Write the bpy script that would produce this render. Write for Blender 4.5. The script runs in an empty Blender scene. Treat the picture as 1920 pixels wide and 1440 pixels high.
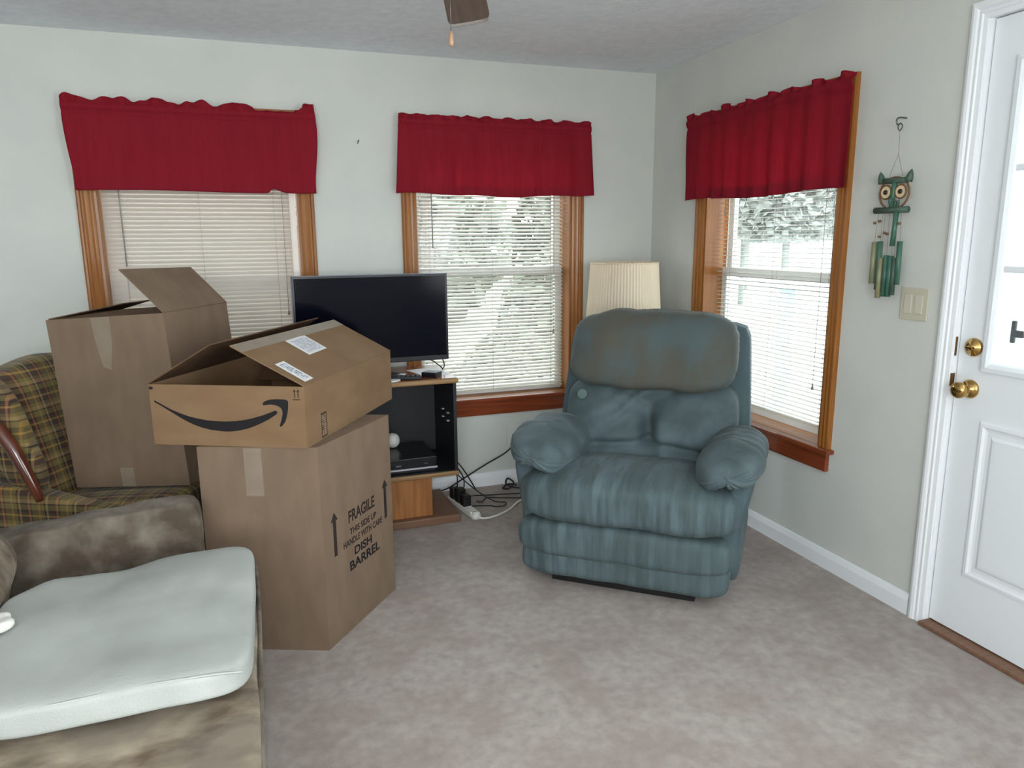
import bpy, bmesh, math, random
from mathutils import Vector, Matrix, noise
R = math.radians
random.seed(4)
S = bpy.context.scene
COL = S.collection

# ------------------------------------------------------------------ camera
cam_d = bpy.data.cameras.new('camera')
cam = bpy.data.objects.new('camera', cam_d); COL.objects.link(cam)
S.camera = cam
cam_d.sensor_fit = 'HORIZONTAL'; cam_d.sensor_width = 36.0
cam_d.lens = 1368.63 / 1920 * 36.0
cam_d.clip_start = .02; cam_d.clip_end = 200
yaw, pit, rol = R(19.63308), R(11.27841), R(-0.4358)
Fv = Vector((math.sin(yaw)*math.cos(pit), math.cos(yaw)*math.cos(pit), -math.sin(pit)))
Rv = Vector((math.cos(yaw), -math.sin(yaw), 0)); Uv = Rv.cross(Fv)
R2 = Rv*math.cos(rol) + Uv*math.sin(rol); U2 = -Rv*math.sin(rol) + Uv*math.cos(rol)
CAM = Vector((-2.23703, -3.82494, 1.39222))
M = Matrix((R2, U2, -Fv)).transposed().to_4x4(); M.translation = CAM
cam.matrix_world = M

# ------------------------------------------------------------------ world, lights, exposure
vs = S.view_settings
vs.view_transform = 'Standard'; vs.look = 'None'; vs.exposure = 0.0; vs.gamma = 1.0
vs.use_curve_mapping = False
W = bpy.data.worlds.new('overcast_sky'); S.world = W; W.use_nodes = True
bg = W.node_tree.nodes['Background']
bg.inputs[0].default_value = (.86, .94, 1.0, 1); bg.inputs[1].default_value = 6.0

def area(name, loc, rot, sx, sy, power, col=(1, 1, 1)):
    l = bpy.data.lights.new(name, 'AREA'); l.shape = 'RECTANGLE'; l.size = sx; l.size_y = sy
    l.energy = power; l.color = col
    o = bpy.data.objects.new(name, l); COL.objects.link(o); o.location = loc; o.rotation_euler = rot
    return o
# added fill light behind the camera, in a made-up window opening (fill_window_rear)
area('rear_fill_light', (-2.95, -5.93, 1.45), (R(106), 0, 0), 2.2, 1.25, 62, (.92, .97, 1.0))
# second added fill light, in a made-up side opening behind the camera (fill_window_side)
area('side_fill_light', (-.06, -4.75, 1.45), (R(106), 0, R(90)), 1.6, 1.25, 42, (.92, .97, 1.0))
# the camera's own flash
fl = bpy.data.lights.new('camera_flash', 'POINT'); fl.energy = 30; fl.shadow_soft_size = .02
fl.color = (1, .97, .92)
flo = bpy.data.objects.new('camera_flash', fl); COL.objects.link(flo)
flo.location = CAM + U2*.055 - R2*.03 - Fv*.0

# ------------------------------------------------------------------ materials
def lin(c):
    c = c/255.0
    return c/12.92 if c <= .04045 else ((c+.055)/1.055)**2.4
def rgb(r, g, b): return (lin(r), lin(g), lin(b), 1)

def mat(name, c1, c2=None, rough=.6, scale=10, detail=4, stretch=(1, 1, 1), bump=0, bscale=60, metal=0,
        coat=0, sheen=0, spec=.5, c3=None, scale3=2, k3=1.0, lo=.35, hi=.65, bdist=.004, bstretch=(1, 1, 1), trans=0):
    m = bpy.data.materials.new(name); m.use_nodes = True
    nt = m.node_tree; N = nt.nodes; Lk = nt.links
    p = N['Principled BSDF']
    p.inputs['Base Color'].default_value = c1
    p.inputs['Roughness'].default_value = rough
    p.inputs['Metallic'].default_value = metal
    p.inputs['Specular IOR Level'].default_value = spec
    p.inputs['Coat Weight'].default_value = coat
    p.inputs['Coat Roughness'].default_value = .12
    p.inputs['Sheen Weight'].default_value = sheen
    p.inputs['Sheen Roughness'].default_value = .4
    tc = N.new('ShaderNodeTexCoord')
    def noise_n(sc, st, det=4):
        mp = N.new('ShaderNodeMapping'); mp.inputs['Scale'].default_value = st
        Lk.new(tc.outputs['Object'], mp.inputs['Vector'])
        n = N.new('ShaderNodeTexNoise'); n.inputs['Scale'].default_value = sc; n.inputs['Detail'].default_value = det
        Lk.new(mp.outputs[0], n.inputs['Vector']); return n
    out = None
    if c2:
        n = noise_n(scale, stretch, detail)
        r = N.new('ShaderNodeValToRGB'); Lk.new(n.outputs['Fac'], r.inputs[0])
        r.color_ramp.elements[0].position = lo; r.color_ramp.elements[0].color = c1
        r.color_ramp.elements[1].position = hi; r.color_ramp.elements[1].color = c2
        out = r.outputs[0]
        if c3:
            n3 = noise_n(scale3, (1, 1, 1), 3)
            r3 = N.new('ShaderNodeValToRGB'); Lk.new(n3.outputs['Fac'], r3.inputs[0])
            r3.color_ramp.elements[0].position = .42; r3.color_ramp.elements[1].position = .62
            mx = N.new('ShaderNodeMix'); mx.data_type = 'RGBA'
            r3.color_ramp.elements[1].color = (k3, k3, k3, 1); Lk.new(r3.outputs[0], mx.inputs['Factor']); Lk.new(out, mx.inputs['A']); mx.inputs['B'].default_value = c3
            out = mx.outputs['Result']
        Lk.new(out, p.inputs['Base Color'])
    if bump:
        nb = noise_n(bscale, bstretch, 5)
        b = N.new('ShaderNodeBump'); b.inputs['Strength'].default_value = bump; b.inputs['Distance'].default_value = bdist
        Lk.new(nb.outputs['Fac'], b.inputs['Height']); Lk.new(b.outputs[0], p.inputs['Normal'])
    if trans:
        t = N.new('ShaderNodeBsdfTranslucent'); ms = N.new('ShaderNodeMixShader'); ms.inputs[0].default_value = trans
        if out: Lk.new(out, t.inputs[0])
        else: t.inputs[0].default_value = c1
        Lk.new(p.outputs[0], ms.inputs[1]); Lk.new(t.outputs[0], ms.inputs[2])
        Lk.new(ms.outputs[0], N['Material Output'].inputs[0])
    return m

def glass_mat(name, tint=(1, 1, 1, 1)):
    m = bpy.data.materials.new(name); m.use_nodes = True
    nt = m.node_tree; N = nt.nodes; Lk = nt.links
    N.remove(N['Principled BSDF'])
    t = N.new('ShaderNodeBsdfTransparent'); t.inputs[0].default_value = tint
    g = N.new('ShaderNodeBsdfGlossy'); g.inputs['Roughness'].default_value = .02
    ms = N.new('ShaderNodeMixShader'); ms.inputs[0].default_value = .04
    Lk.new(t.outputs[0], ms.inputs[1]); Lk.new(g.outputs[0], ms.inputs[2])
    Lk.new(ms.outputs[0], N['Material Output'].inputs[0])
    return m

def plaid_mat(name, ax, freq, off=(0, 0)):
    m = bpy.data.materials.new(name); m.use_nodes = True
    nt = m.node_tree; N = nt.nodes; Lk = nt.links; p = N['Principled BSDF']
    p.inputs['Roughness'].default_value = .85; p.inputs['Sheen Weight'].default_value = .15
    tc = N.new('ShaderNodeTexCoord'); sp = N.new('ShaderNodeSeparateXYZ'); Lk.new(tc.outputs['Object'], sp.inputs[0])
    def band(a, fr, of, cols):
        mu = N.new('ShaderNodeMath'); mu.operation = 'MULTIPLY_ADD'; mu.inputs[1].default_value = fr; mu.inputs[2].default_value = of
        Lk.new(sp.outputs[a], mu.inputs[0])
        fx = N.new('ShaderNodeMath'); fx.operation = 'FRACT'; Lk.new(mu.outputs[0], fx.inputs[0])
        r = N.new('ShaderNodeValToRGB'); r.color_ramp.interpolation = 'CONSTANT'
        cr = r.color_ramp
        while len(cr.elements) < len(cols): cr.elements.new(.5)
        for e, (q, c) in zip(cr.elements, cols): e.position = q; e.color = c
        Lk.new(fx.outputs[0], r.inputs[0]); return r.outputs[0]
    olive, brown, tan, blk, gold, rust, cream = (rgb(112, 98, 54), rgb(66, 47, 36), rgb(152, 126, 86), rgb(28, 24, 21), rgb(158, 124, 56), rgb(158, 98, 64), rgb(166, 150, 114))
    u = band(ax[0], freq, off[0], [(0, brown), (.22, rust), (.30, brown), (.36, olive), (.58, gold), (.66, olive), (.80, blk), (.86, tan), (.94, brown)])
    v = band(ax[1], freq*1.15, off[1], [(0, olive), (.2, blk), (.26, tan), (.40, olive), (.52, brown), (.72, gold), (.80, brown), (.9, blk)])
    mx = N.new('ShaderNodeMix'); mx.data_type = 'RGBA'; mx.inputs['Factor'].default_value = .5
    Lk.new(u, mx.inputs['A']); Lk.new(v, mx.inputs['B'])
    n = N.new('ShaderNodeTexNoise'); n.inputs['Scale'].default_value = 160; Lk.new(tc.outputs['Object'], n.inputs['Vector'])
    b = N.new('ShaderNodeBump'); b.inputs['Strength'].default_value = .5; b.inputs['Distance'].default_value = .003
    Lk.new(n.outputs['Fac'], b.inputs['Height']); Lk.new(b.outputs[0], p.inputs['Normal'])
    Lk.new(mx.outputs['Result'], p.inputs['Base Color'])
    return m

def print_mat(name, ax, freq, paper, ink, duty=.5, noise_sc=(200, 12)):
    """flat print on a label: ink rows broken up by noise"""
    m = bpy.data.materials.new(name); m.use_nodes = True
    nt = m.node_tree; N = nt.nodes; Lk = nt.links; p = N['Principled BSDF']; p.inputs['Roughness'].default_value = .5
    tc = N.new('ShaderNodeTexCoord'); sp = N.new('ShaderNodeSeparateXYZ'); Lk.new(tc.outputs['Object'], sp.inputs[0])
    mu = N.new('ShaderNodeMath'); mu.operation = 'MULTIPLY'; mu.inputs[1].default_value = freq; Lk.new(sp.outputs[ax], mu.inputs[0])
    fx = N.new('ShaderNodeMath'); fx.operation = 'FRACT'; Lk.new(mu.outputs[0], fx.inputs[0])
    gt = N.new('ShaderNodeMath'); gt.operation = 'GREATER_THAN'; gt.inputs[1].default_value = 1-duty; Lk.new(fx.outputs[0], gt.inputs[0])
    n = N.new('ShaderNodeTexNoise'); n.inputs['Scale'].default_value = noise_sc[0]; Lk.new(tc.outputs['Object'], n.inputs['Vector'])
    g2 = N.new('ShaderNodeMath'); g2.operation = 'GREATER_THAN'; g2.inputs[1].default_value = .47; Lk.new(n.outputs['Fac'], g2.inputs[0])
    mm = N.new('ShaderNodeMath'); mm.operation = 'MULTIPLY'; Lk.new(gt.outputs[0], mm.inputs[0]); Lk.new(g2.outputs[0], mm.inputs[1])
    mx = N.new('ShaderNodeMix'); mx.data_type = 'RGBA'; Lk.new(mm.outputs[0], mx.inputs['Factor'])
    mx.inputs['A'].default_value = paper; mx.inputs['B'].default_value = ink
    Lk.new(mx.outputs['Result'], p.inputs['Base Color'])
    return m

MT = {}
MT['wall'] = mat('wall_paint', rgb(208, 210, 203), rgb(203, 205, 199), rough=.75, scale=3, bump=.12, bscale=140, spec=.25)
MT['ceil'] = mat('ceiling_texture', rgb(232, 238, 245), rgb(240, 245, 250), rough=.9, scale=22, detail=6, bump=.25, bscale=30, bdist=.008, spec=.1)
MT['carpet'] = mat('carpet_pile', rgb(162, 151, 144), rgb(186, 176, 168), rough=.98, scale=26, detail=8, bump=.6, bscale=320, bdist=.008, spec=.05,
                   c3=rgb(146, 128, 122), scale3=5, k3=.42, lo=.27, hi=.72, sheen=.15)
MT['white_trim'] = mat('white_trim_paint', rgb(236, 238, 240), rough=.4, spec=.4)
MT['door'] = mat('white_door_paint', rgb(234, 238, 241), rough=.42, spec=.4, bump=.03, bscale=30)
MT['oak_v'] = mat('varnished_oak_upright', rgb(136, 80, 28), rgb(160, 102, 42), rough=.42, scale=30, stretch=(3, 3, .12), coat=.22, spec=.35, lo=.3, hi=.7)
MT['oak_h'] = mat('varnished_oak_level', rgb(136, 80, 28), rgb(160, 102, 42), rough=.42, scale=30, stretch=(.12, 3, 3), coat=.22, spec=.35, lo=.3, hi=.7)
MT['mahog'] = mat('red_stained_wood', rgb(112, 48, 22), rgb(142, 66, 32), rough=.3, scale=30, stretch=(.12, 3, 3), coat=.5)
MT['vinyl'] = mat('white_vinyl_sash', rgb(232, 234, 234), rough=.4)
MT['glass'] = glass_mat('window_glass', (.96, .98, .97, 1))
MT['slat'] = mat('white_blind_slat', rgb(228, 224, 214), rough=.42, spec=.4, trans=.22)
MT['slat_b'] = mat('flash_toned_slat', rgb(204, 195, 184), rough=.45, spec=.4, trans=.03)  # white slats of the shut blind, beige of the flash put into the colour
MT['cord'] = mat('grey_blind_cord', rgb(150, 148, 142), rough=.6)
MT['red'] = mat('red_valance_cloth', rgb(166, 36, 54), rgb(174, 40, 58), rough=.75, scale=60, stretch=(1, 1, .1), bump=.25, bscale=300, bdist=.001, spec=.2, trans=.5)
MT['redtrim'] = mat('red_valance_hem', rgb(142, 26, 44), rough=.75, spec=.2, trans=.12)
MT['rod'] = mat('white_curtain_rod', rgb(225, 215, 205), rough=.35)
MT['card'] = mat('brown_cardboard', rgb(119, 100, 83), rgb(127, 107, 89), rough=.8, scale=14, stretch=(1, 1, .4), bump=.08, bscale=50, spec=.2)
MT['card2'] = mat('tan_cardboard', rgb(126, 99, 73), rgb(135, 108, 81), rough=.8, scale=12, stretch=(.4, .4, 1), bump=.1, bscale=40, spec=.2)
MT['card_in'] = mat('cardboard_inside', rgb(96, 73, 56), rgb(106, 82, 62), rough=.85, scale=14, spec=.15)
MT['ink'] = mat('black_print', rgb(34, 32, 34), rough=.6, spec=.2)
MT['ink2'] = mat('brown_black_print', rgb(52, 44, 40), rough=.6, spec=.2)
MT['tape'] = mat('packing_tape', rgb(134, 119, 103), rgb(142, 128, 112), rough=.3, scale=18, spec=.4, coat=.15)
MT['paper'] = mat('white_label_paper', rgb(226, 226, 226), rough=.6)
MT['label'] = print_mat('shipping_label_print', 0, 110, rgb(222, 224, 228), rgb(130, 138, 150), .55)
MT['barcode'] = print_mat('barcode_print', 1, 150, rgb(214, 216, 222), rgb(90, 94, 106), .5, (60, 1))
MT['barcode2'] = print_mat('box_code_print', 2, 140, rgb(150, 122, 96), rgb(40, 36, 34), .6, (120, 1))
VELV1, VELV2, VELV3 = rgb(92, 110, 115), rgb(64, 78, 80), rgb(88, 92, 84)
MT['velvet'] = mat('teal_velvet', VELV1, VELV2, rough=.8, scale=9, stretch=(4, .6, .5), bump=.35, bscale=90, bstretch=(3, .35, .35), bdist=.003, sheen=.06, c3=rgb(72, 86, 86), scale3=5, k3=.6)
MT['velvet_worn'] = mat('teal_velvet_worn_brown', rgb(82, 81, 72), rgb(78, 90, 91), rough=.8, scale=4.2, stretch=(1.6, 1.6, .9), bump=.35, bscale=90, bstretch=(3, 3, .35), bdist=.003, sheen=.05, lo=.42, hi=.62)
MT['velvet_side'] = mat('teal_velvet_smooth', rgb(78, 96, 101), rgb(70, 88, 93), rough=.85, scale=6, sheen=.05, bump=.2, bscale=150, bdist=.002)
MT['velvet_soft'] = mat('teal_velvet_folds', rgb(88, 104, 108), rgb(68, 82, 84), rough=.8, scale=7, detail=3, bump=.15, bscale=120, bdist=.002, sheen=.06, lo=.36, hi=.64)
MT['patch'] = mat('pale_velvet_rub_mark', rgb(92, 112, 110), rough=.8)
MT['blackm'] = mat('black_painted_metal', rgb(22, 22, 24), rough=.45)
MT['chrome'] = mat('bright_metal', rgb(200, 200, 200), rough=.25, metal=1)
MT['brass'] = mat('polished_brass', rgb(188, 152, 92), rough=.14, metal=1)
MT['brass_dark'] = mat('dark_brass', rgb(120, 86, 50), rough=.35, metal=1)
MT['shade'] = mat('cream_lampshade_cloth', rgb(242, 228, 204), rough=.8, trans=.25, bump=.1, bscale=200)
MT['tvblack'] = mat('tv_black_plastic', rgb(20, 21, 26), rough=.3)
MT['screen'] = mat('tv_dark_screen', rgb(6, 8, 20), rough=.12, spec=.12)
MT['tvgrey'] = mat('tv_grey_edge', rgb(92, 100, 112), rough=.35)
MT['laminate'] = mat('oak_laminate', rgb(140, 106, 68), rgb(158, 124, 84), rough=.5, scale=26, stretch=(.15, 3, 3))
MT['lam_top'] = mat('reddish_laminate_top', rgb(128, 74, 46), rgb(142, 86, 56), rough=.25, scale=26, stretch=(.15, 3, 3), coat=.3)
MT['lam_v'] = mat('orange_oak_laminate', rgb(146, 92, 46), rgb(170, 114, 60), rough=.5, scale=20, stretch=(3, 3, .2))
MT['lam_base'] = mat('brown_laminate', rgb(118, 84, 64), rgb(130, 96, 74), rough=.5, scale=20, stretch=(.2, 3, 3))
MT['cabblack'] = mat('black_cabinet_board', rgb(24, 24, 28), rough=.55)
MT['cabback'] = mat('black_cabinet_backing', rgb(38, 38, 42), rough=.6)
MT['silver'] = mat('silver_strip', rgb(200, 200, 205), rough=.3, metal=.3)
MT['rubber'] = mat('black_cable', rgb(20, 20, 22), rough=.5)
MT['whitecord'] = mat('white_plastic', rgb(226, 224, 216), rough=.45)
MT['ivory'] = mat('ivory_plastic', rgb(196, 190, 170), rough=.4)
MT['ivory2'] = mat('ivory_plastic_rocker', rgb(202, 196, 178), rough=.35)
MT['camo'] = mat('mottled_brown_suede', rgb(96, 80, 62), rgb(166, 152, 130), rough=.9, scale=8, detail=7, stretch=(.8, 1.5, 1.2), bump=.3, bscale=70, bdist=.004, sheen=.08, lo=.40, hi=.62, c3=rgb(112, 102, 90), scale3=6, k3=.7)
MT['camo2'] = mat('mottled_grey_suede', rgb(78, 66, 54), rgb(128, 119, 106), rough=.9, scale=9, detail=7, bump=.4, bscale=30, bdist=.01, sheen=.06, lo=.4, hi=.66)
MT['pad'] = mat('off_white_quilted_cloth', rgb(176, 179, 174), rgb(186, 189, 184), rough=.9, scale=6, bump=.4, bscale=200, bdist=.003, spec=.2, c3=rgb(168, 171, 166), scale3=4)
MT['lace'] = mat('white_lace_cloth', rgb(236, 234, 226), rough=.8, bump=.5, bscale=150)
MT['plaid_back'] = plaid_mat('plaid_cloth_back', ('Y', 'Z'), 9.0)
MT['plaid_seat'] = plaid_mat('plaid_cloth_seat', ('X', 'Y'), 9.0, (.3, .2))
MT['plaid_skirt'] = plaid_mat('plaid_cloth_skirt', ('X', 'Z'), 9.0, (.1, .6))
MT['rosewood'] = mat('red_brown_varnished_arm', rgb(84, 38, 22), rgb(104, 50, 30), rough=.2, scale=20, stretch=(1, 1, .2), coat=.7)
MT['blade'] = mat('walnut_fan_blade', rgb(92, 70, 58), rgb(116, 94, 80), rough=.5, scale=20, stretch=(.1, 3, 3))
MT['bladeedge'] = mat('grey_fan_blade_edge', rgb(150, 142, 136), rough=.5)
MT['bamboo_g'] = mat('green_stained_bamboo', rgb(52, 92, 76), rgb(74, 118, 98), rough=.4, scale=30, stretch=(2, 2, .3))
MT['bamboo_d'] = mat('dark_green_wood', rgb(58, 78, 66), rgb(70, 92, 78), rough=.5, scale=30)
MT['bamboo_t'] = mat('tan_bamboo', rgb(142, 138, 104), rgb(112, 124, 96), rough=.4, scale=24, stretch=(2, 2, .3))
MT['eyew'] = mat('cream_eye_disc', rgb(214, 196, 160), rough=.5)
MT['eyeb'] = mat('dark_pupil', rgb(36, 26, 20), rough=.3)
MT['ring'] = mat('brown_ring', rgb(118, 84, 52), rough=.4)
MT['string'] = mat('grey_string', rgb(134, 128, 120), rough=.8)
MT['steel'] = mat('grey_steel', rgb(110, 110, 114), rough=.35, metal=.8)
MT['pullwood'] = mat('light_wood_pull', rgb(172, 136, 104), rough=.35)
# outdoors
MT['snow'] = mat('pale_bright_ground', rgb(226, 228, 226), rgb(206, 208, 202), rough=.95, scale=1.2)
MT['deck'] = mat('pale_deck_boards', rgb(222, 222, 222), rough=.8)
MT['railw'] = mat('white_porch_paint', rgb(216, 222, 230), rough=.6)
MT['postg'] = mat('blue_grey_post_paint', rgb(150, 166, 184), rough=.6)
MT['bark'] = mat('pale_brown_bark', rgb(84, 72, 64), rgb(104, 92, 82), rough=.9, scale=8, stretch=(3, 3, .5))
MT['leaf'] = mat('shrub_leaves', rgb(104, 112, 96), rgb(134, 136, 122), rough=.8, scale=6)
MT['leaf2'] = mat('tree_twigs', rgb(176, 179, 174), rgb(194, 196, 190), rough=.9, scale=3, trans=.45)
MT['siding'] = mat('pale_siding', rgb(204, 206, 202), rough=.8)
MT['roof'] = mat('grey_shingle_roof', rgb(176, 176, 176), rgb(196, 196, 194), rough=.9, scale=14)

# ------------------------------------------------------------------ mesh helpers
def link(name, verts, faces, m, parent=None, smooth=False, loc=None, rot=None):
    me = bpy.data.meshes.new(name); me.from_pydata(verts, [], faces); me.update()
    if isinstance(m, str): m = MT[m]
    me.materials.append(m)
    if smooth: me.polygons.foreach_set('use_smooth', [True]*len(me.polygons))
    o = bpy.data.objects.new(name, me); COL.objects.link(o)
    if parent: o.parent = parent
    if loc is not None: o.location = loc
    if rot is not None: o.rotation_euler = rot
    return o
def from_bm(name, bm, m, parent=None, smooth=False, loc=None, rot=None):
    me = bpy.data.meshes.new(name); bm.to_mesh(me); bm.free()
    if isinstance(m, str): m = MT[m]
    me.materials.append(m)
    if smooth: me.polygons.foreach_set('use_smooth', [True]*len(me.polygons))
    o = bpy.data.objects.new(name, me); COL.objects.link(o)
    if parent: o.parent = parent
    if loc is not None: o.location = loc
    if rot is not None: o.rotation_euler = rot
    return o
def tag(o, label, cat=None, group=None, kind=None):
    o['label'] = label
    if cat: o['category'] = cat
    if group: o['group'] = group
    if kind: o['kind'] = kind
    return o
def empty(name, loc=(0, 0, 0), rot=(0, 0, 0), label=None, cat=None, group=None, kind=None):
    o = bpy.data.objects.new(name, None); COL.objects.link(o); o.location = loc; o.rotation_euler = rot
    o.empty_display_size = .1
    if label: tag(o, label, cat, group, kind)
    return o
def bm_box(bm, x0, x1, y0, y1, z0, z1):
    v = [bm.verts.new(p) for p in [(x0, y0, z0), (x1, y0, z0), (x1, y1, z0), (x0, y1, z0), (x0, y0, z1), (x1, y0, z1), (x1, y1, z1), (x0, y1, z1)]]
    for f in [(0, 3, 2, 1), (4, 5, 6, 7), (0, 1, 5, 4), (1, 2, 6, 5), (2, 3, 7, 6), (3, 0, 4, 7)]: bm.faces.new([v[i] for i in f])
def box(name, x0, x1, y0, y1, z0, z1, m, parent=None, bev=0, seg=2, loc=None, rot=None):
    bm = bmesh.new(); bm_box(bm, x0, x1, y0, y1, z0, z1)
    if bev: bmesh.ops.bevel(bm, geom=list(bm.edges), offset=bev, segments=seg, affect='EDGES', profile=.5)
    return from_bm(name, bm, m, parent, smooth=False, loc=loc, rot=rot)
def boxes(name, lst, m, parent=None, bev=0):
    bm = bmesh.new()
    for b in lst: bm_box(bm, *b)
    if bev: bmesh.ops.bevel(bm, geom=list(bm.edges), offset=bev, segments=1, affect='EDGES')
    return from_bm(name, bm, m, parent)
def spline(pts, k=6):
    P = [Vector(p) for p in pts]; out = []
    for i in range(len(P)-1):
        a = P[max(i-1, 0)]; b = P[i]; c = P[i+1]; d = P[min(i+2, len(P)-1)]
        for j in range(k):
            t = j/k
            out.append(.5*((2*b)+(c-a)*t+(2*a-5*b+4*c-d)*t*t+(3*b-a-3*c+d)*t**3))
    out.append(P[-1]); return out
def tube(name, pts, r, m, parent=None, n=8, k=6, caps=True, loc=None, rot=None, radii=None, closed=False):
    P = spline(pts, k) if k > 1 else [Vector(p) for p in pts]
    vs, fs = [], []; up = Vector((0, 0, 1)); prev = None
    for i, p in enumerate(P):
        t = (P[min(i+1, len(P)-1)]-P[max(i-1, 0)])
        t = t.normalized() if t.length > 1e-9 else Vector((0, 0, 1))
        if prev is None:
            a = t.cross(up)
            if a.length < .05: a = t.cross(Vector((1, 0, 0)))
        else: a = prev-t*prev.dot(t)
        a.normalize(); prev = a; b = t.cross(a)
        rr = r if radii is None else radii(i/(len(P)-1))
        for j in range(n):
            q = 2*math.pi*j/n; vs.append(p+(a*math.cos(q)+b*math.sin(q))*rr)
    for i in range(len(P)-1):
        for j in range(n): fs.append((i*n+j, i*n+(j+1) % n, (i+1)*n+(j+1) % n, (i+1)*n+j))
    if caps: fs.append(tuple(range(n))[::-1]); fs.append(tuple((len(P)-1)*n+j for j in range(n)))
    return link(name, vs, fs, m, parent, True, loc, rot)
def lathe(name, prof, m, parent=None, n=20, loc=None, rot=None, rfun=None, smooth=True):
    vs, fs = [], []
    for r, z in prof:
        for j in range(n):
            q = 2*math.pi*j/n; rr = max(r, 1e-4)*(rfun(j) if rfun else 1)
            vs.append((rr*math.cos(q), rr*math.sin(q), z))
    for i in range(len(prof)-1):
        for j in range(n): fs.append((i*n+j, i*n+(j+1) % n, (i+1)*n+(j+1) % n, (i+1)*n+j))
    fs.append(tuple(range(n))[::-1]); fs.append(tuple((len(prof)-1)*n+j for j in range(n)))
    return link(name, vs, fs, m, parent, smooth, loc, rot)
def prism(name, poly, d0, d1, m, parent=None, axes='xz', loc=None, rot=None, bev=0):
    """2-D outline extruded along the third axis"""
    bm = bmesh.new(); n = len(poly)
    def pt(u, v, d):
        return {'xz': (u, d, v), 'xy': (u, v, d), 'yz': (d, u, v)}[axes]
    a = [bm.verts.new(pt(u, v, d0)) for u, v in poly]; b = [bm.verts.new(pt(u, v, d1)) for u, v in poly]
    bm.faces.new(a); bm.faces.new(b[::-1])
    for i in range(n): bm.faces.new((a[i], b[i], b[(i+1) % n], a[(i+1) % n]))
    bmesh.ops.recalc_face_normals(bm, faces=bm.faces)
    if bev: bmesh.ops.bevel(bm, geom=list(bm.edges), offset=bev, segments=2, affect='EDGES')
    return from_bm(name, bm, m, parent, loc=loc, rot=rot)
def puff(name, c, h, m, parent=None, e=4.0, n=14, fn=None, rot=None, nz=0.0, ns=6.0, seed=0.0):
    """soft rounded block; fn(q, p) may reshape it, q on the unit block, p in metres"""
    idx = {}; vs = []; fs = []
    g = [math.tan((2*i/n-1)*math.pi/4) for i in range(n+1)]
    def V(a, b, cc):
        k = (round(a, 4), round(b, 4), round(cc, 4))
        if k not in idx:
            L = (abs(a)**e+abs(b)**e+abs(cc)**e)**(1/e)
            q = Vector((a/L, b/L, cc/L)); p = Vector((q.x*h[0], q.y*h[1], q.z*h[2]))
            if fn:
                r = fn(q, p)
                if r is not None: p = r
            if nz:
                p = p+q.normalized()*nz*noise.noise(p*ns+Vector((seed, seed*1.7, 0)))
            idx[k] = len(vs); vs.append(p)
        return idx[k]
    for ax in range(3):
        for s in (-1, 1):
            for i in range(n):
                for j in range(n):
                    quad = []
                    for (a, b) in ((i, j), (i+1, j), (i+1, j+1), (i, j+1)):
                        co = [0, 0, 0]; co[ax] = s; co[(ax+1) % 3] = g[a]; co[(ax+2) % 3] = g[b]
                        quad.append(V(*co))
                    fs.append(tuple(quad if s > 0 else quad[::-1]))
    return link(name, vs, fs, m, parent, True, c, rot)
def text(s, name, m, parent, org, ex, ey, width, height, depth=.0006):
    """lettering laid on a face: org = lower-left corner, ex right, ey up, scaled to width x height"""
    cu = bpy.data.curves.new('lettering', 'FONT'); cu.body = s; cu.offset = .032
    o = bpy.data.objects.new('lettering', cu); COL.objects.link(o)
    bpy.context.view_layer.update()
    me = bpy.data.meshes.new_from_object(o.evaluated_get(bpy.context.evaluated_depsgraph_get()))
    bpy.data.objects.remove(o); bpy.data.curves.remove(cu)
    xs = [v.co.x for v in me.vertices]; ys = [v.co.y for v in me.vertices]
    x0, x1, y0, y1 = min(xs), max(xs), min(ys), max(ys)
    ex = Vector(ex).normalized(); ey = Vector(ey).normalized(); nn = ex.cross(ey)
    for v in me.vertices:
        u = (v.co.x-x0)/(x1-x0)*width; w = (v.co.y-y0)/(y1-y0)*height
        v.co = Vector(org)+ex*u+ey*w+nn*depth
    me.materials.clear(); me.materials.append(MT[m])
    r = bpy.data.objects.new(name, me); COL.objects.link(r); r.parent = parent
    return r
def flat(name, pts2, org, ex, ey, m, parent, d0=.0002, d1=.0008):
    """thin printed shape or sticker on a face given by org, ex, ey"""
    ex = Vector(ex).normalized(); ey = Vector(ey).normalized(); nn = ex.cross(ey); o = Vector(org)
    n = len(pts2); vs = [o+ex*u+ey*v+nn*d0 for u, v in pts2]+[o+ex*u+ey*v+nn*d1 for u, v in pts2]
    fs = [tuple(range(n))[::-1], tuple(range(n, 2*n))]+[(i, (i+1) % n, n+(i+1) % n, n+i) for i in range(n)]
    return link(name, vs, fs, m, parent)
def rect(u0, v0, u1, v1): return [(u0, v0), (u1, v0), (u1, v1), (u0, v1)]

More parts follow.
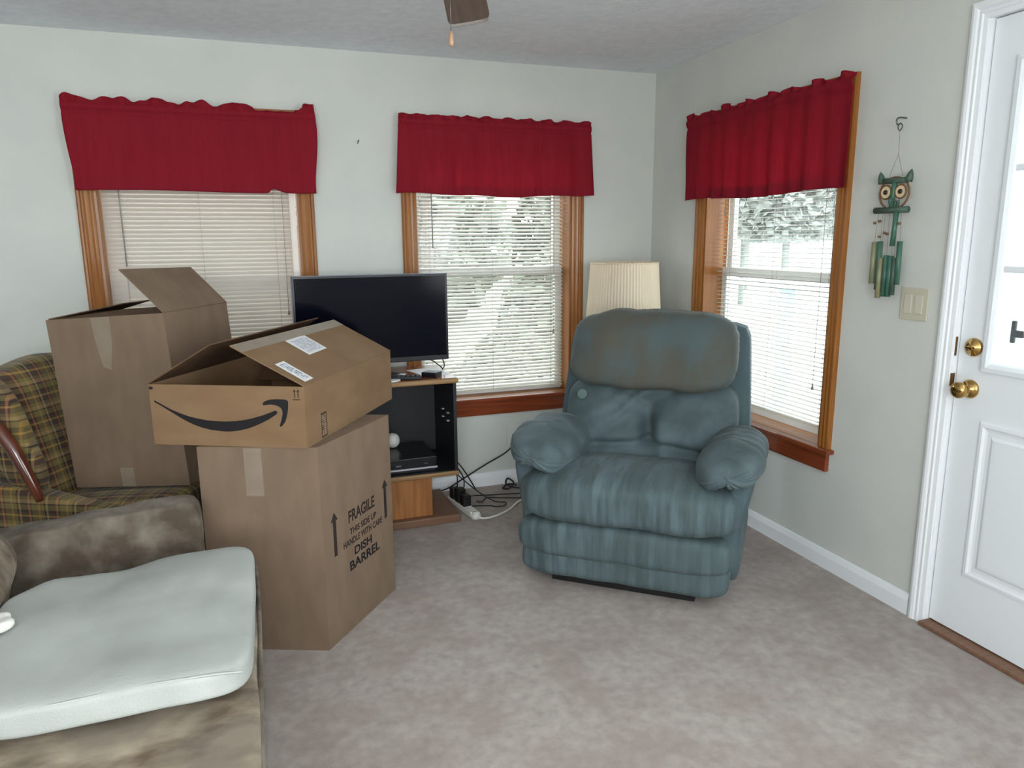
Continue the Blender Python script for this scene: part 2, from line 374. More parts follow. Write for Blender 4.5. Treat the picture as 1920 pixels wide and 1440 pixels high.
# ------------------------------------------------------------------ room shell
H = 2.291; WT = .15
XL, YF = -4.3, -6.0
fl_o = box('floor', XL-.15, .15, YF-.15, .15, -.12, 0, 'carpet'); tag(fl_o, 'pinkish taupe carpet floor with mottled worn pile', 'floor', kind='structure')
ce = box('ceiling', XL-.15, .15, YF-.15, .15, H, H+.1, 'ceil'); tag(ce, 'blue grey stippled ceiling', 'ceiling', kind='structure')
ZO0, ZO1 = .50, 1.93
def wall_with(name, lab, horizontal, lo, hi, opens, t0, t1):
    """wall slab with openings (a0, a1, z0, z1) along its length"""
    rects = []; cur = lo
    for a0, a1, z0, z1 in sorted(opens):
        rects.append((cur, a0, 0, H)); rects.append((a0, a1, 0, z0)) if z0 > 0 else None
        rects.append((a0, a1, z1, H)); cur = a1
    rects.append((cur, hi, 0, H))
    rects = [r for r in rects if r]
    bm = bmesh.new()
    for a0, a1, z0, z1 in rects:
        if horizontal: bm_box(bm, a0, a1, t0, t1, z0, z1)
        else: bm_box(bm, t0, t1, a0, a1, z0, z1)
    return tag(from_bm(name, bm, 'wall'), lab, 'wall', kind='structure')
W1, W2_, W3 = (-2.935, -1.905), (-1.47, -.444), (.465, 1.51)
CAS = .068
wall_with('wall_back', 'cream painted wall with two curtained windows', True, XL, 0.0,
          [(W1[0]+CAS, W1[1]-CAS, ZO0, ZO1), (W2_[0]+CAS, W2_[1]-CAS, ZO0, ZO1)], 0, WT)
DY0, DY1, DZ = 2.012, 2.95, 2.062
wall_with('wall_right', 'cream painted wall with one curtained window and a white door', False, YF, WT,
          [(-(W3[1]-CAS), -(W3[0]+CAS), ZO0, ZO1), (-DY1, -DY0, 0, DZ), (-5.6, -3.9, .8, 2.1)], 0, WT)
wall_with('wall_left', 'cream painted plain wall', False, YF, 0, [], XL-WT, XL)
wall_with('wall_front', 'cream painted wall with a wide opening added for fill light', True, XL-WT, WT, [(-4.1, -1.8, .8, 2.1)], YF-WT, YF)
w4 = empty('fill_window_rear', (-2.95, YF, .8), label='wide unseen white framed window added for fill light in the wall facing the curtained windows', cat='window', kind='structure')  # made-up window, added to hold the rear fill light
for a, b, z0, z1 in ((-1.15, 1.15, 0, .06), (-1.15, 1.15, 1.24, 1.3), (-1.15, -1.09, .06, 1.24), (1.09, 1.15, .06, 1.24)):
    box('sash', a, b, -.12, -.04, z0, z1, 'vinyl', w4)

w5 = empty('fill_window_side', (0, -4.75, .8), (0, 0, -math.pi/2), label='unseen white framed window added for fill light in the wall beside the entry door, facing the sofa', cat='window', kind='structure')  # made-up window, added to hold the side fill light
for a, b, z0, z1 in ((-.85, .85, 0, .06), (-.85, .85, 1.24, 1.3), (-.85, -.79, .06, 1.24), (.79, .85, .06, 1.24)):
    box('sash', a, b, .04, .12, z0, z1, 'vinyl', w5)

# baseboards
def base_prof(): return [(0, 0), (-.014, 0), (-.014, .055), (-.010, .066), (-.006, .078), (0, .080)]
def baseboard(name, lab, horizontal, a0, a1):
    pr = base_prof(); vs = []; n = len(pr)
    for a in (a0, a1):
        for d, z in pr: vs.append((a, d, z) if horizontal else (d, a, z))
    fs = [tuple(range(n)), tuple(range(n, 2*n))[::-1]]+[(i, n+i, n+(i+1) % n, (i+1) % n) for i in range(n)]
    return tag(link(name, vs, fs, 'white_trim'), lab, 'baseboard', kind='structure')
baseboard('baseboard_back', 'low white baseboard along the wall with two windows', True, XL, -.0)
baseboard('baseboard_right', 'low white baseboard between the room corner and the door', False, -1.956, -.0)

# ------------------------------------------------------------------ windows (local: x right seen from the room, y into the wall)
def casing_piece(name, L, w, m, parent, loc, rot):
    """fluted casing of length L (along z), width w (x), facing -y"""
    prof = [(0, 0), (0, -.016), (.006, -.020), (.014, -.020), (.019, -.0145), (.026, -.0125), (.034, -.0155), (.041, -.0125), (.048, -.0105), (.056, -.013), (.062, -.011), (w, -.008), (w, 0)]
    n = len(prof); vs = [(x, y, 0) for x, y in prof]+[(x, y, L) for x, y in prof]
    fs = [tuple(range(n)), tuple(range(n, 2*n))[::-1]]+[(i, n+i, n+(i+1) % n, (i+1) % n) for i in range(n)]
    return link(name, vs, fs, m, parent, False, loc, rot)
def window(name, lab, loc, rz, a0, a1):
    w = empty(name, loc, (0, 0, rz), lab, 'window', kind='structure')
    i0, i1 = a0+CAS, a1-CAS
    z0 = ZO0+.02
    casing_piece('side_casing', 2.0-z0, CAS, 'oak_v', w, (a0, 0, z0), (0, 0, 0))
    o = casing_piece('side_casing', 2.0-z0, CAS, 'oak_v', w, (a1, 0, z0), (0, 0, 0)); o.scale.x = -1
    bm = bmesh.new(); bm_box(bm, i0, i1, -.018, 0, ZO1, 2.0)
    from_bm('head_casing', bm, 'oak_h', w)
    D = .135
    box('jamb', i0-.001, i0+.012, 0, D, z0, ZO1, 'oak_v', w)
    box('jamb', i1-.012, i1+.001, 0, D, z0, ZO1, 'oak_v', w)
    box('head_jamb', i0+.012, i1-.012, 0, D, ZO1-.012, ZO1, 'oak_h', w)
    box('stool', a0-.02, a1+.02, -.040, 0.0, ZO0, z0, 'mahog', w, .004)
    box('sill_board', i0, i1, 0, D, ZO0, z0, 'oak_h', w)
    box('apron', a0+.005, a1-.005, -.020, 0, .42, ZO0, 'mahog', w, .003)
    # double-hung vinyl sashes
    zm = 1.215; x0, x1 = i0+.012, i1-.012
    def sash(nm, y0, y1, za, zb):
        f = .042
        s = boxes(nm, [(x0, x0+f, y0, y1, za, zb), (x1-f, x1, y0, y1, za, zb), (x0+f, x1-f, y0, y1, za, za+f), (x0+f, x1-f, y0, y1, zb-f, zb)], 'vinyl', w)
        box('pane', x0+f, x1-f, (y0+y1)/2-.003, (y0+y1)/2+.003, za+f, zb-f, 'glass', s)
        return s
    sash('lower_sash', .112, .137, z0, zm+.02); sash('upper_sash', .139, .163, zm-.02, ZO1-.012)
    return w
RW = -math.pi/2
window('window_1', 'oak cased window beside the tall open carton, blind shut', (0, 0, 0), 0, *W1)
window('window_2', 'oak cased window between the television and the floor lamp', (0, 0, 0), 0, *W2_)
window('window_3', 'oak cased window beside the owl wind chime', (0, 0, 0), RW, *W3)

def blind(lab, loc, rz, x0, x1, zbot, tilt, m, wand_x, dy=.092):
    b = empty('window_blind', loc, (0, 0, rz), lab, 'blind', 'mini blinds in the oak windows')
    L = x1-x0; ztop = ZO1-.035
    box('head_rail', x0, x1, dy-.013, dy+.013, ztop, ZO1-.012, m, b, .002)
    hw, t = .0125, .0005
    prof = [(-hw, 0), (-hw*.5, .0013), (0, .0018), (hw*.5, .0013), (hw, 0)]
    pr = [(y, z+t) for y, z in prof]+[(y, z-t) for y, z in prof[::-1]]
    n = len(pr); vs = [(0, y, z) for y, z in pr]+[(L, y, z) for y, z in pr]
    fs = [tuple(range(n))[::-1], tuple(range(n, 2*n))]+[(i, (i+1) % n, n+(i+1) % n, n+i) for i in range(n)]
    proto = None; sp = .0203; k = 0
    z = zbot+.022
    while z < ztop-.008:
        if proto is None:
            proto = link('slat', vs, fs, m, b, False); s = proto
        else:
            s = proto.copy(); COL.objects.link(s)
        s.location = (x0, dy, z); s.rotation_euler = (tilt+R(random.uniform(-2.2, 2.2)), R(random.uniform(-.06, .06)), 0)
        z += sp
    box('bottom_rail', x0, x1, dy-.012, dy+.012, zbot-.004, zbot+.010, m, b, .002)
    for fx in (.09, .5, .91):
        for yy in (-.0135, .0135):
            tube('ladder_cord', [(x0+L*fx, dy+yy, zbot), (x0+L*fx, dy+yy, ztop)], .0007, 'cord', b, 5, 1)
    tube('tilt_wand', [(x0+wand_x[0], dy-.022, ztop-.02), (x0+wand_x[0]+.004, dy-.022, ztop-wand_x[2])], .003, 'cord', b, 6, 1)
    tube('lift_cord', [(x0+wand_x[1], dy-.020, ztop-.02), (x0+wand_x[1]-.003, dy-.020, ztop-wand_x[3])], .0012, 'cord', b, 5, 1)
    lathe('cord_tassel', [(.002, 0), (.006, -.02), (.006, -.026)], 'cord', b, 8, (x0+wand_x[1]-.003, dy-.020, ztop-wand_x[3]))
    return b
blind('closed slat blind toned beige for flash light in the window behind the tall open carton', (0, 0, 0), 0, W1[0]+.084, W1[1]-CAS-.045, .565, R(68), 'slat_b', (.075, .80, .62, .85))
blind('white half open slat blind in the window beside the television', (0, 0, 0), 0, W2_[0]+.084, W2_[1]-CAS-.016, .54, R(27), 'slat', (.09, .80, .55, 1.02))
blind('white open slat blind in the window beside the owl wind chime', (0, 0, 0), RW, W3[0]+.084, W3[1]-CAS-.016, .565, R(4), 'slat', (.06, .76, .4, 1.14), .085)

# ------------------------------------------------------------------ valances
def valance(lab, loc, rz, x0, x1, ztop, zbot, seed, head, hem, pleat, edge=None):
    v = empty('window_valance', loc, (0, 0, rz), lab, 'valance', 'red valances over the windows')
    nx, nz_ = 150, 44; L = x1-x0; zr = ztop-.028
    vs = []; fs = []
    for i in range(nx+1):
        u = i/nx
        for j in range(nz_+1):
            t = j/nz_
            if j < 3:      # ruffled heading above the rod
                z = zr+.012+(3-j)/3*head(u)
                y = -.052+.010*math.sin(u*L*90+seed*3+1.3*math.sin(u*17))*((3-j)/3+.3)
            else:
                tt = (j-3)/(nz_-3); zb = hem(u)
                z = zr+.012+(zb-zr-.012)*tt
                amp = pleat*(.25+.75*tt)
                y = -.054-.009*math.exp(-((tt-.035)/.035)**2)+.005*math.exp(-((tt-.10)/.018)**2)
                y += amp*(math.sin(u*L*31+seed+1.2*math.sin(u*9+seed))*.6+.5*math.sin(u*L*57+seed*2.1)+.7*noise.noise(Vector((u*L*7, tt*1.2, seed))))
            x = x0+L*u
            if edge: x += edge(u, t)
            vs.append((x, min(y, -.030), z))
    for i in range(nx):
        for j in range(nz_):
            a = i*(nz_+1)+j; fs.append((a, a+nz_+1, a+nz_+2, a+1))
    o = link('cloth', vs, fs, 'red', v, True)
    sm = o.modifiers.new('thick', 'SOLIDIFY'); sm.thickness = .0012
    # doubled hem along the lower edge
    hv, hf = [], []
    for i in range(nx+1):
        a = i*(nz_+1)+nz_
        p1 = vs[a]; p0 = vs[a-5]
        hv += [(p1[0], p1[1]+.003, p1[2]), (p0[0], p0[1]+.003, p0[2])]
    for i in range(nx): hf.append((2*i, 2*i+1, 2*i+3, 2*i+2))
    o2 = link('hem', hv, hf, 'redtrim', v, True)
    sm = o2.modifiers.new('thick', 'SOLIDIFY'); sm.thickness = .001
    box('curtain_rod', x0+.02, x1-.03, -.047, -.041, zr-.012, zr+.012, 'rod', v, .002)
    for xx in (x0+.06, x1-.075): box('rod_bracket', xx, xx+.012, -.047, -.012, zr-.010, zr+.010, 'rod', v)
    return v
def head1(u):
    a = .024+.010*math.sin(u*40)+.018*noise.noise(Vector((u*23, 0, 3)))
    if .74 < u < .92: a *= .08
    return max(a, .002)+(.012 if u > .95 else 0)
valance('dark red valance with a drooping heading over the window behind the tall open carton', (0, 0, 0), 0, -2.945, -1.885, 2.0, 1.62, 1.0, head1,
        lambda u: 1.615+.004*math.sin(u*6)+(.022*math.exp(-((u-.80)/.04)**2) if u > .8 else .022*math.exp(-((u-.80)/.012)**2)), .004,
        lambda u, t: max(0, 1-u*6)*(.020*max(0, min(1, (t-.25)*1.8))**1.5) + max(0, (u-.9)*10)*(.010*math.sin(t*5)))
valance('dark red valance over the window between the television and the lamp', (0, 0, 0), 0, -1.478, -.428, 2.0, 1.615, 4.2,
        lambda u: .022+.008*noise.noise(Vector((u*30, 1, 0)))+.006*math.sin(u*60)*(u > .3), lambda u: 1.615+.006*math.sin(u*7+1)+.003*math.sin(u*19), .011,
        lambda u, t: (u-.5)*.05*t)
valance('bright red sunlit valance over the window beside the owl wind chime', (0, 0, 0), RW, .425, 1.535, 1.99, 1.573, 7.7,
        lambda u: .022+.012*noise.noise(Vector((u*16, 5, 0)))+.008*math.sin(u*48), lambda u: 1.572+.006*math.sin(u*9)+.006*(u < .2), .014,
        lambda u, t: -.006*math.sin(t*5)*(u < .1))

# ------------------------------------------------------------------ door (local frame of the right wall)
d = empty('door_1', (0, 0, 0), (0, 0, RW), 'white entry door with nine glass panes and raised panels', 'door', kind='structure')
x0, x1, yb = 2.027, 2.937, .018
gl0, gl1, gz0, gz1 = 2.150, 2.816, .975, 1.905     # glazed opening
bm = bmesh.new()
pan = [(2.135, 2.440), (2.525, 2.830)]; pz0, pz1 = .236, .785
bm_box(bm, x0, gl0, yb, yb+.044, .022, 2.052); bm_box(bm, gl1, x1, yb, yb+.044, .022, 2.052)
bm_box(bm, gl0, gl1, yb, yb+.044, gz1, 2.052); bm_box(bm, gl0, gl1, yb, yb+.044, .022, gz0)
from_bm('slab', bm, 'door', d)
def moulding(nm, u0, u1, v0, v1, w, prof, par):
    """picture-frame moulding around a rectangle; prof = [(inset, y)]"""
    vs, fs = [], []
    for ins, y in prof:
        for (u, v) in ((u0+ins, v0+ins), (u1-ins, v0+ins), (u1-ins, v1-ins), (u0+ins, v1-ins)): vs.append((u, y, v))
    for i in range(len(prof)-1):
        for j in range(4): fs.append((i*4+j, i*4+(j+1) % 4, (i+1)*4+(j+1) % 4, (i+1)*4+j))
    return link(nm, vs, fs, 'door', par)
for (u0, u1) in pan:
    p = moulding('raised_panel', u0, u1, pz0, pz1, 0, [(0, yb), (.004, yb-.007), (.014, yb-.008), (.022, yb-.003), (.030, yb-.001), (.042, yb-.0015), (.052, yb-.006), (.056, yb-.006)], d); box('panel_field', u0+.0555, u1-.0555, yb-.006, yb, pz0+.0555, pz1-.0555, 'door', p)
moulding('lite_frame', gl0-.033, gl1+.033, gz0-.026, gz1+.026, 0, [(0, yb), (.003, yb-.012), (.018, yb-.014), (.030, yb-.008), (.036, yb-.002), (.040, yb+.02)], d)
gw, gh = (gl1-gl0)/3, (gz1-gz0)/3
for i in range(1, 3):
    box('muntin', gl0+gw*i-.011, gl0+gw*i+.011, yb-.004, yb+.016, gz0, gz1, 'door', d, .004)
    box('muntin', gl0, gl1, yb-.005, yb+.015, gz0+gh*i-.011, gz0+gh*i+.011, 'door', d, .004)
for i in range(3):
    for j in range(3):
        box('pane', gl0+gw*i, gl0+gw*(i+1), yb+.018, yb+.024, gz0+gh*j, gz0+gh*(j+1), 'glass', d)
kn = lathe('door_knob', [(.032, 0), (.032, .004), (.026, .010), (.013, .014), (.012, .030), (.020, .036), (.027, .046), (.028, .056), (.024, .064), (.012, .069), (.002, .070)], 'brass', d, 24, (2.083, yb, .885), (R(90), 0, 0))
db = lathe('deadbolt', [(.031, 0), (.031, .005), (.028, .011), (.020, .013), (.019, .016), (.011, .017), (.010, .022)], 'brass', d, 24, (2.081, yb, 1.026), (R(90), 0, 0))
box('thumb_turn', -.013, .013, -.004, .004, .016, .030, 'brass', db, .002)
box('strike_plate', 2.0195, 2.0228, -.002, .016, .885, .930, 'brass_dark', d)
box('strike_plate', 2.0195, 2.0228, .002, .012, .99, 1.055, 'brass_dark', d)
# casing and jamb of the door
t1 = empty('trim_1', (0, 0, 0), (0, 0, RW), 'white moulded casing around the entry door', 'trim', kind='structure')
def dcas(nm, pts):
    prof = [(0, 0), (0, -.016), (.010, -.019), (.020, -.017), (.026, -.012), (.030, -.015), (.036, -.015), (.040, -.011), (.054, -.009), (.054, 0)]
    vs, fs = [], []; n = len(prof)
    # mitred run: left leg, head, right leg
    o0, o1, zt = 1.966, 2.996, 2.108
    for i, (sx, zz) in enumerate((('L', 0), ('L', 1), ('R', 1), ('R', 0))):
        for ins, y in prof:
            x = o0+ins if sx == 'L' else o1-ins
            vs.append((x, y, 0 if zz == 0 else zt-ins))
    for i in range(3):
        for j in range(n): fs.append((i*n+j, (i+1)*n+j, (i+1)*n+(j+1) % n, i*n+(j+1) % n))
    fs.append(tuple(range(n))); fs.append(tuple(3*n+j for j in range(n))[::-1])
    return link(nm, vs, fs, 'white_trim', t1)
dcas('casing', None)
boxes('jamb', [(2.012, 2.0225, 0, .12, 0, 2.058), (2.9415, 2.95, 0, .12, 0, 2.058), (2.0225, 2.9415, 0, .12, 2.0555, 2.062)], 'white_trim', t1)
t2 = box('trim_2', -.030, .15, -2.9415, -2.0225, 0, .016, 'lam_base', None, .004); tag(t2, 'brown wooden threshold strip under the entry door', 'threshold', kind='structure')
# storm door outside
sd = empty('storm_door', (0, 0, 0), (0, 0, RW), 'white storm door with a dark latch behind the entry door glass', 'door')
boxes('frame', [(2.03, 2.09, .17, .20, 0, 2.05), (2.87, 2.93, .17, .20, 0, 2.05), (2.09, 2.87, .17, .20, 1.98, 2.05), (2.09, 2.87, .17, .20, 0, .30)], 'vinyl', sd)
box('storm_pane', 2.09, 2.87, .183, .187, .30, 1.98, 'glass', sd)
lt = box('latch_plate', 2.094, 2.108, .158, .170, 1.035, 1.110, 'blackm', sd, .003)
box('latch_lever', 2.106, 2.144, .148, .162, 1.056, 1.080, 'blackm', lt, .003)

# ------------------------------------------------------------------ things on the walls
sw = empty('light_switch', (0, -1.848, 1.151), (0, 0, RW), 'ivory double rocker light switch beside the entry door', 'light switch')
box('cover_plate', -.057, .057, -.006, 0, -.057, .057, 'ivory', sw, .002)
for s in (-1, 1): box('rocker', s*.023-.016, s*.023+.016, -.010, -.006, -.034, .034, 'ivory2', sw, .002)
nl = tube('wall_nail', [(-1.676, .0, 1.862), (-1.676, -.026, 1.874)], .0030, 'steel', None, 6, 1)
tag(nl, 'small dark nail in the bare wall between two windows', 'nail')
ol = empty('cable_outlet', (-.872, 0, .285), label='small cream cable outlet low on the wall beside the recliner', cat='outlet')
box('cover_plate', -.035, .035, -.005, 0, -.057, .057, 'wall', ol, .002)
lathe('jack', [(.006, 0), (.006, .010)], 'steel', ol, 10, (0, -.005, 0), (R(90), 0, 0))

# hook and wind chime
hk = tube('wall_hook', [(.0, -1.737, 1.800), (-.035, -1.737, 1.800), (-.048, -1.74, 1.79), (-.045, -1.742, 1.776), (-.036, -1.742, 1.778)], .003, 'steel', None, 8, 5)
tag(hk, 'small grey metal hook screwed into the wall above the owl chime', 'hook')
wc = empty('wind_chime', (-.042, -1.752, 1.48), (0, 0, RW), 'green bamboo wind chime shaped like an owl face', 'wind chime')
# local: x right, y into wall, z up ; x = -(Y+1.752)
tube('hanger_ring', [(0, 0, .300), (.010, 0, .288), (0, 0, .274), (-.010, 0, .288), (0, 0, .300)], .002, 'steel', wc, 6, 5)
for pts in ([(0, 0, .274), (.004, 0, .195)], [(.004, 0, .195), (-.028, 0, .118)], [(.004, 0, .195), (.030, 0, .118)]):
    tube('hanging_string', pts, .0008, 'string', wc, 5, 1)
tube('brow_bar', [(-.058, 0, .105), (.052, 0, .103)], .011, 'bamboo_d', wc, 10, 1)
for s, tx in ((-1, -.057), (1, .056)):
    lathe('ear', [(.0135, 0), (.013, .012), (.009, .028), (.003, .040), (.001, .042)], 'bamboo_d', wc, 12, (tx, 0, .098), (0, R(16*s), 0))
ringp = [(.064*math.cos(a), 0, .060+.056*math.sin(a)) for a in [2*math.pi*i/24 for i in range(25)]]
tube('face_ring', ringp, .0038, 'ring', wc, 6, 1, caps=False)
for ex_ in (-.032, .032):
    e_ = lathe('eye', [(.023, -.002), (.023, .002)], 'eyew', wc, 20, (ex_, -.004, .065), (R(90), 0, 0), smooth=False)
    tube('eye_rim', [(.023*math.cos(a), .023*math.sin(a), 0) for a in [2*math.pi*i/20 for i in range(21)]], .0036, 'ring', e_, 6, 1, caps=False)
    lathe('pupil', [(.009, .002), (.008, .006), (.003, .008)], 'eyeb', e_, 12)
tube('nose_bar', [(.002, -.002, .108), (-.004, -.002, .012)], .009, 'bamboo_g', wc, 8, 1)
lathe('beak', [(.010, 0), (.006, .014), (.001, .022)], 'bamboo_d', wc, 8, (0, -.010, .042), (R(150), 0, 0))
for bx_ in (.012, .024): lathe('tuft', [(.006, 0), (.005, .016), (.001, .026)], 'bamboo_d', wc, 8, (bx_, -.006, .012), (0, R(14), 0))
tube('lower_bar', [(-.078, 0, .002), (.066, 0, .002)], .012, 'bamboo_d', wc, 10, 1)
tube('perch_stick', [(.024, -.006, -.006), (.018, -.006, -.125)], .0085, 'bamboo_g', wc, 8, 1)
tubes_ = [(-.068, -.110, -.263, 't'), (-.045, -.108, -.285, 'g'), (-.034, -.168, -.314, 't'), (-.012, -.158, -.308, 'g'), (.012, -.160, -.307, 'g'), (.042, -.108, -.262, 'g'), (.028, -.166, -.300, 'd')]
for i, (tx, za, zb_, k) in enumerate(tubes_):
    mm = {'t': 'bamboo_t', 'g': 'bamboo_g', 'd': 'bamboo_d'}[k]
    tb = tube('chime_tube', [(tx, .004*(i % 2), za), (tx+.001, .004*(i % 2), zb_)], .0095, mm, wc, 10, 1)
    tube('tube_string', [(tx, .004*(i % 2), za), (tx*.9, 0, .0)], .0007, 'string', wc, 5, 1)
for bx_, bz_ in ((-.072, -.042), (-.050, -.036), (-.046, -.092), (-.024, -.078), (-.012, -.082), (.038, -.046)):
    lathe('bead', [(.002, -.005), (.006, -.003), (.006, .003), (.002, .005)], 'ring', wc, 8, (bx_, -.003, bz_))

# ------------------------------------------------------------------ ceiling fan
fan = empty('ceiling_fan', (-1.72, -1.985, H), label='ceiling fan with walnut blades and a pull chain', cat='fan')
lathe('canopy', [(.07, 0), (.068, -.03), (.05, -.05)], 'brass_dark', fan, 20)
lathe('motor_housing', [(.03, -.05), (.11, -.07), (.13, -.11), (.13, -.19), (.10, -.22), (.05, -.26), (.045, -.30)], 'brass_dark', fan, 24)
ZB = 2.075-H
for k in range(5):
    a = R(70+72*k)
    pl = [(.17, -.050), (.30, -.058), (.56, -.066), (.592, -.062), (.600, -.045), (.603, 0), (.600, .045), (.592, .062), (.56, .066), (.30, .058), (.17, .050)]
    bl = prism('blade', pl, -.004, .004, 'blade', fan, 'xy', (0, 0, ZB), (R(-10), 0, a))
    bl.rotation_euler = (Matrix.Rotation(a, 3, 'Z') @ Matrix.Rotation(R(-9), 3, 'X')).to_euler()
    prism('blade_edge', [(.592, -.060), (.601, -.045), (.6045, 0), (.601, .045), (.592, .060), (.596, .061), (.605, .046), (.6085, 0), (.605, -.046), (.596, -.061)], -.012, .005, 'bladeedge', bl, 'xy')
    prism('blade_arm', [(.08, -.02), (.26, -.035), (.26, .035), (.08, .02)], .004, .010, 'brass_dark', bl, 'xy')
tube('pull_chain', [(-.003, .028, -.28), (-.003, .028, -.395)], .0010, 'steel', fan, 6, 1)
lathe('chain_pull', [(.0025, .028), (.0055, .018), (.0068, .004), (.006, -.004), (.0025, -.008)], 'pullwood', fan, 12, (-.003, .028, -.425))

# ------------------------------------------------------------------ recliner (local: x right seen from the front, y to the back)
rc = empty('recliner', (-.930, -1.4235, 0), (0, 0, R(-40.42)), 'teal velvet recliner with padded arms and brown worn headrest', 'recliner')
fr = boxes('base_frame', [(-.29, .29, .02, .05, 0, .055), (-.29, -.25, .05, .62, 0, .05), (.25, .29, .05, .62, 0, .05), (-.29, .29, .62, .66, 0, .05)], 'blackm', rc, .003)
lathe('frame_bolt', [(.006, 0), (.006, .004), (.003, .006)], 'brass', fr, 10, (-.05, .02, .04), (R(90), 0, 0))
N1 = lambda p, s, k=0: noise.noise(Vector((p.x*s+k, p.y*s, p.z*s)))
def tier(q, p):
    p = p.copy()
    # soft sag along the width and pulled-in lower edge
    p.z += -.010*(q.x**2)*1.2
    p.y += .016*(abs(q.x)**5)
    return p
puff('footrest_panel', (0, .02, .118), (.415, .075, .068), 'velvet', rc, 5, 18, tier, None, .006, 9, 3)
puff('footrest_panel', (0, .005, .215), (.425, .080, .075), 'velvet', rc, 4.5, 18, tier, None, .006, 8, 5)
def seat(q, p):
    p = p.copy()
    # wider in front of the arms, crowned on top
    k = max(0, min(1, (p.y+.02)/.14))
    p.x *= 1-.23*k
    if q.z > 0: p.z += .020*(1-q.x**2)*(1-max(0, q.y)**2)
    p.z -= .038*max(0, q.y+.2)+.016*q.x**2*(q.y < 0)
    if q.y < -.2: p.z -= .012*noise.noise(Vector((p.x*14, p.z*3, 1)))*.6
    return p
puff('seat_cushion', (0, .235, .372), (.448, .325, .100), 'velvet', rc, 4, 26, seat, None, .009, 7, 8)
for s in (-1, 1):
    def side(q, p, s=s):
        p = p.copy(); p.x += s*.05*max(0, q.z) ; return p
    puff('side_panel', (s*.400, .42, .285), (.048, .36, .235), 'velvet_side', rc, 6, 12, side, None, .004, 7, 11+s)
    def arm(q, p, s=s):
        p = p.copy()
        p.z -= .058*max(0, -s*q.x)**1.3            # slopes down to the seat
        fr_ = max(0, -q.y-.15)/.85
        lo_ = max(0, .55-q.z)
        ang = math.atan2(q.z, s*q.x)
        rid = 1-abs(noise.noise(Vector((ang*3.2, p.y*5, 4+s))))*2.2
        p -= q.normalized()*.014*fr_*lo_*max(0, rid)    # gathered creases at the front
        p.z -= .030*fr_**2
        p += q.normalized()*.009*noise.noise(Vector((p.x*10+p.y*9, p.y*4-p.x*6, s)))
        cr_ = 1-abs(noise.noise(Vector((p.x*7*s+p.y*13, p.y*3-p.x*s*4, 7+s))))*3.5
        p -= q.normalized()*.007*max(0, cr_)*(.3+.7*max(0, q.z))
        return p
    puff('arm_pad', ((.388 if s > 0 else -.372), .27, .542), (.132, .285, .076), 'velvet_soft', rc, 3.2, 40, arm, (R(-2), 0, 0), .010, 9, 21+s)
puff('back_shell', (0, .715, .66), (.428, .075, .345), 'velvet_side', rc, 14, 18, lambda q, p: Vector((p.x*(1-.05*q.z), p.y+.10*q.z, p.z)), None, .003, 5, 31)
def lumbar(q, p):
    p = p.copy()
    if q.y < 0:
        c = math.exp(-(p.x/.030)**2)
        p.y += .070*c*math.exp(-((p.z+.05)/.11)**2)                 # centre tuft
        p.y += .036*math.exp(-((p.z+.080+.10*abs(p.x))/.020)**2)*max(0, 1-(abs(p.x)/.33)**4)   # low crease
        p.y -= .013*math.sin((abs(p.x)*.8+p.z*1.3+.4*noise.noise(p*5))*24)*math.exp(-(p.x/.22)**2)
        p.y -= .034*(1-c)*math.exp(-((abs(p.x)-.17)/.10)**2)*math.exp(-(p.z/.13)**2)
        p.y += .016*math.exp(-((p.z-.10-.55*(abs(p.x)-.03))/.020)**2)*(abs(p.x) < .14)
    p.y += .08*q.z
    return p
puff('lumbar_cushion', (0, .575, .575), (.388, .088, .190), 'velvet_soft', rc, 4.5, 36, lumbar, None, .010, 8, 41)
def head(q, p):
    p = p.copy()
    p.y += .055*q.z
    ed = max(abs(q.x), abs(q.z))**8
    p -= q.normalized()*.010*max(0, noise.noise(Vector((math.atan2(q.z, q.x)*9, 1, 2))))*ed
    p.z += .012*noise.noise(Vector((p.x*9, 3, 0)))
    if q.y < 0: p.y -= .022*math.exp(-((p.z-.03)/.10)**2)*(1-q.x**4); p.y += .012*noise.noise(Vector((p.x*6, p.z*9, 5)))
    p.x *= 1-.03*q.z
    return p
puff('head_cushion', (0, .620, .895), (.370, .105, .172), 'velvet_worn', rc, 4.2, 34, head, None, .010, 6, 51)
lathe('rub_mark', [(.024, 0), (.024, .0015), (.020, .003)], 'patch', rc, 20, (-.300, .503, .690), (R(72), 0, 0))

# ------------------------------------------------------------------ floor lamp in the corner
lp = empty('floor_lamp', (-.335, -.30, 0), label='floor lamp with a pleated cream shade in the room corner', cat='lamp')
lathe('lamp_base', [(.13, 0), (.13, .015), (.05, .03), (.02, .05)], 'brass_dark', lp, 24)
lathe('pole', [(.012, .05), (.012, 1.05)], 'brass_dark', lp, 12)
lathe('bulb', [(.012, 1.05), (.03, 1.10), (.03, 1.14), (.01, 1.17)], 'whitecord', lp, 12)
NP = 144
vs, fs = [], []
for zz, rr in ((.885, .205), (1.262, .179)):
    for th in (0, -.003):
        for j in range(NP):
            q = 2*math.pi*j/NP; r_ = rr+th+(.0022 if j % 2 else -.0022)
            vs.append((r_*math.cos(q), r_*math.sin(q), zz))
for j in range(NP):
    k = (j+1) % NP
    fs += [(j, k, 2*NP+k, 2*NP+j), (NP+k, NP+j, 3*NP+j, 3*NP+k), (2*NP+j, 2*NP+k, 3*NP+k, 3*NP+j), (j, NP+j, NP+k, k)]
sh = link('shade', vs, fs, 'shade', lp)
for zz, rr in ((.890, .206), (1.260, .181)):
    tube('shade_band', [(rr*math.cos(2*math.pi*i/40), rr*math.sin(2*math.pi*i/40), zz) for i in range(41)], .004, 'shade', sh, 6, 1, caps=False)

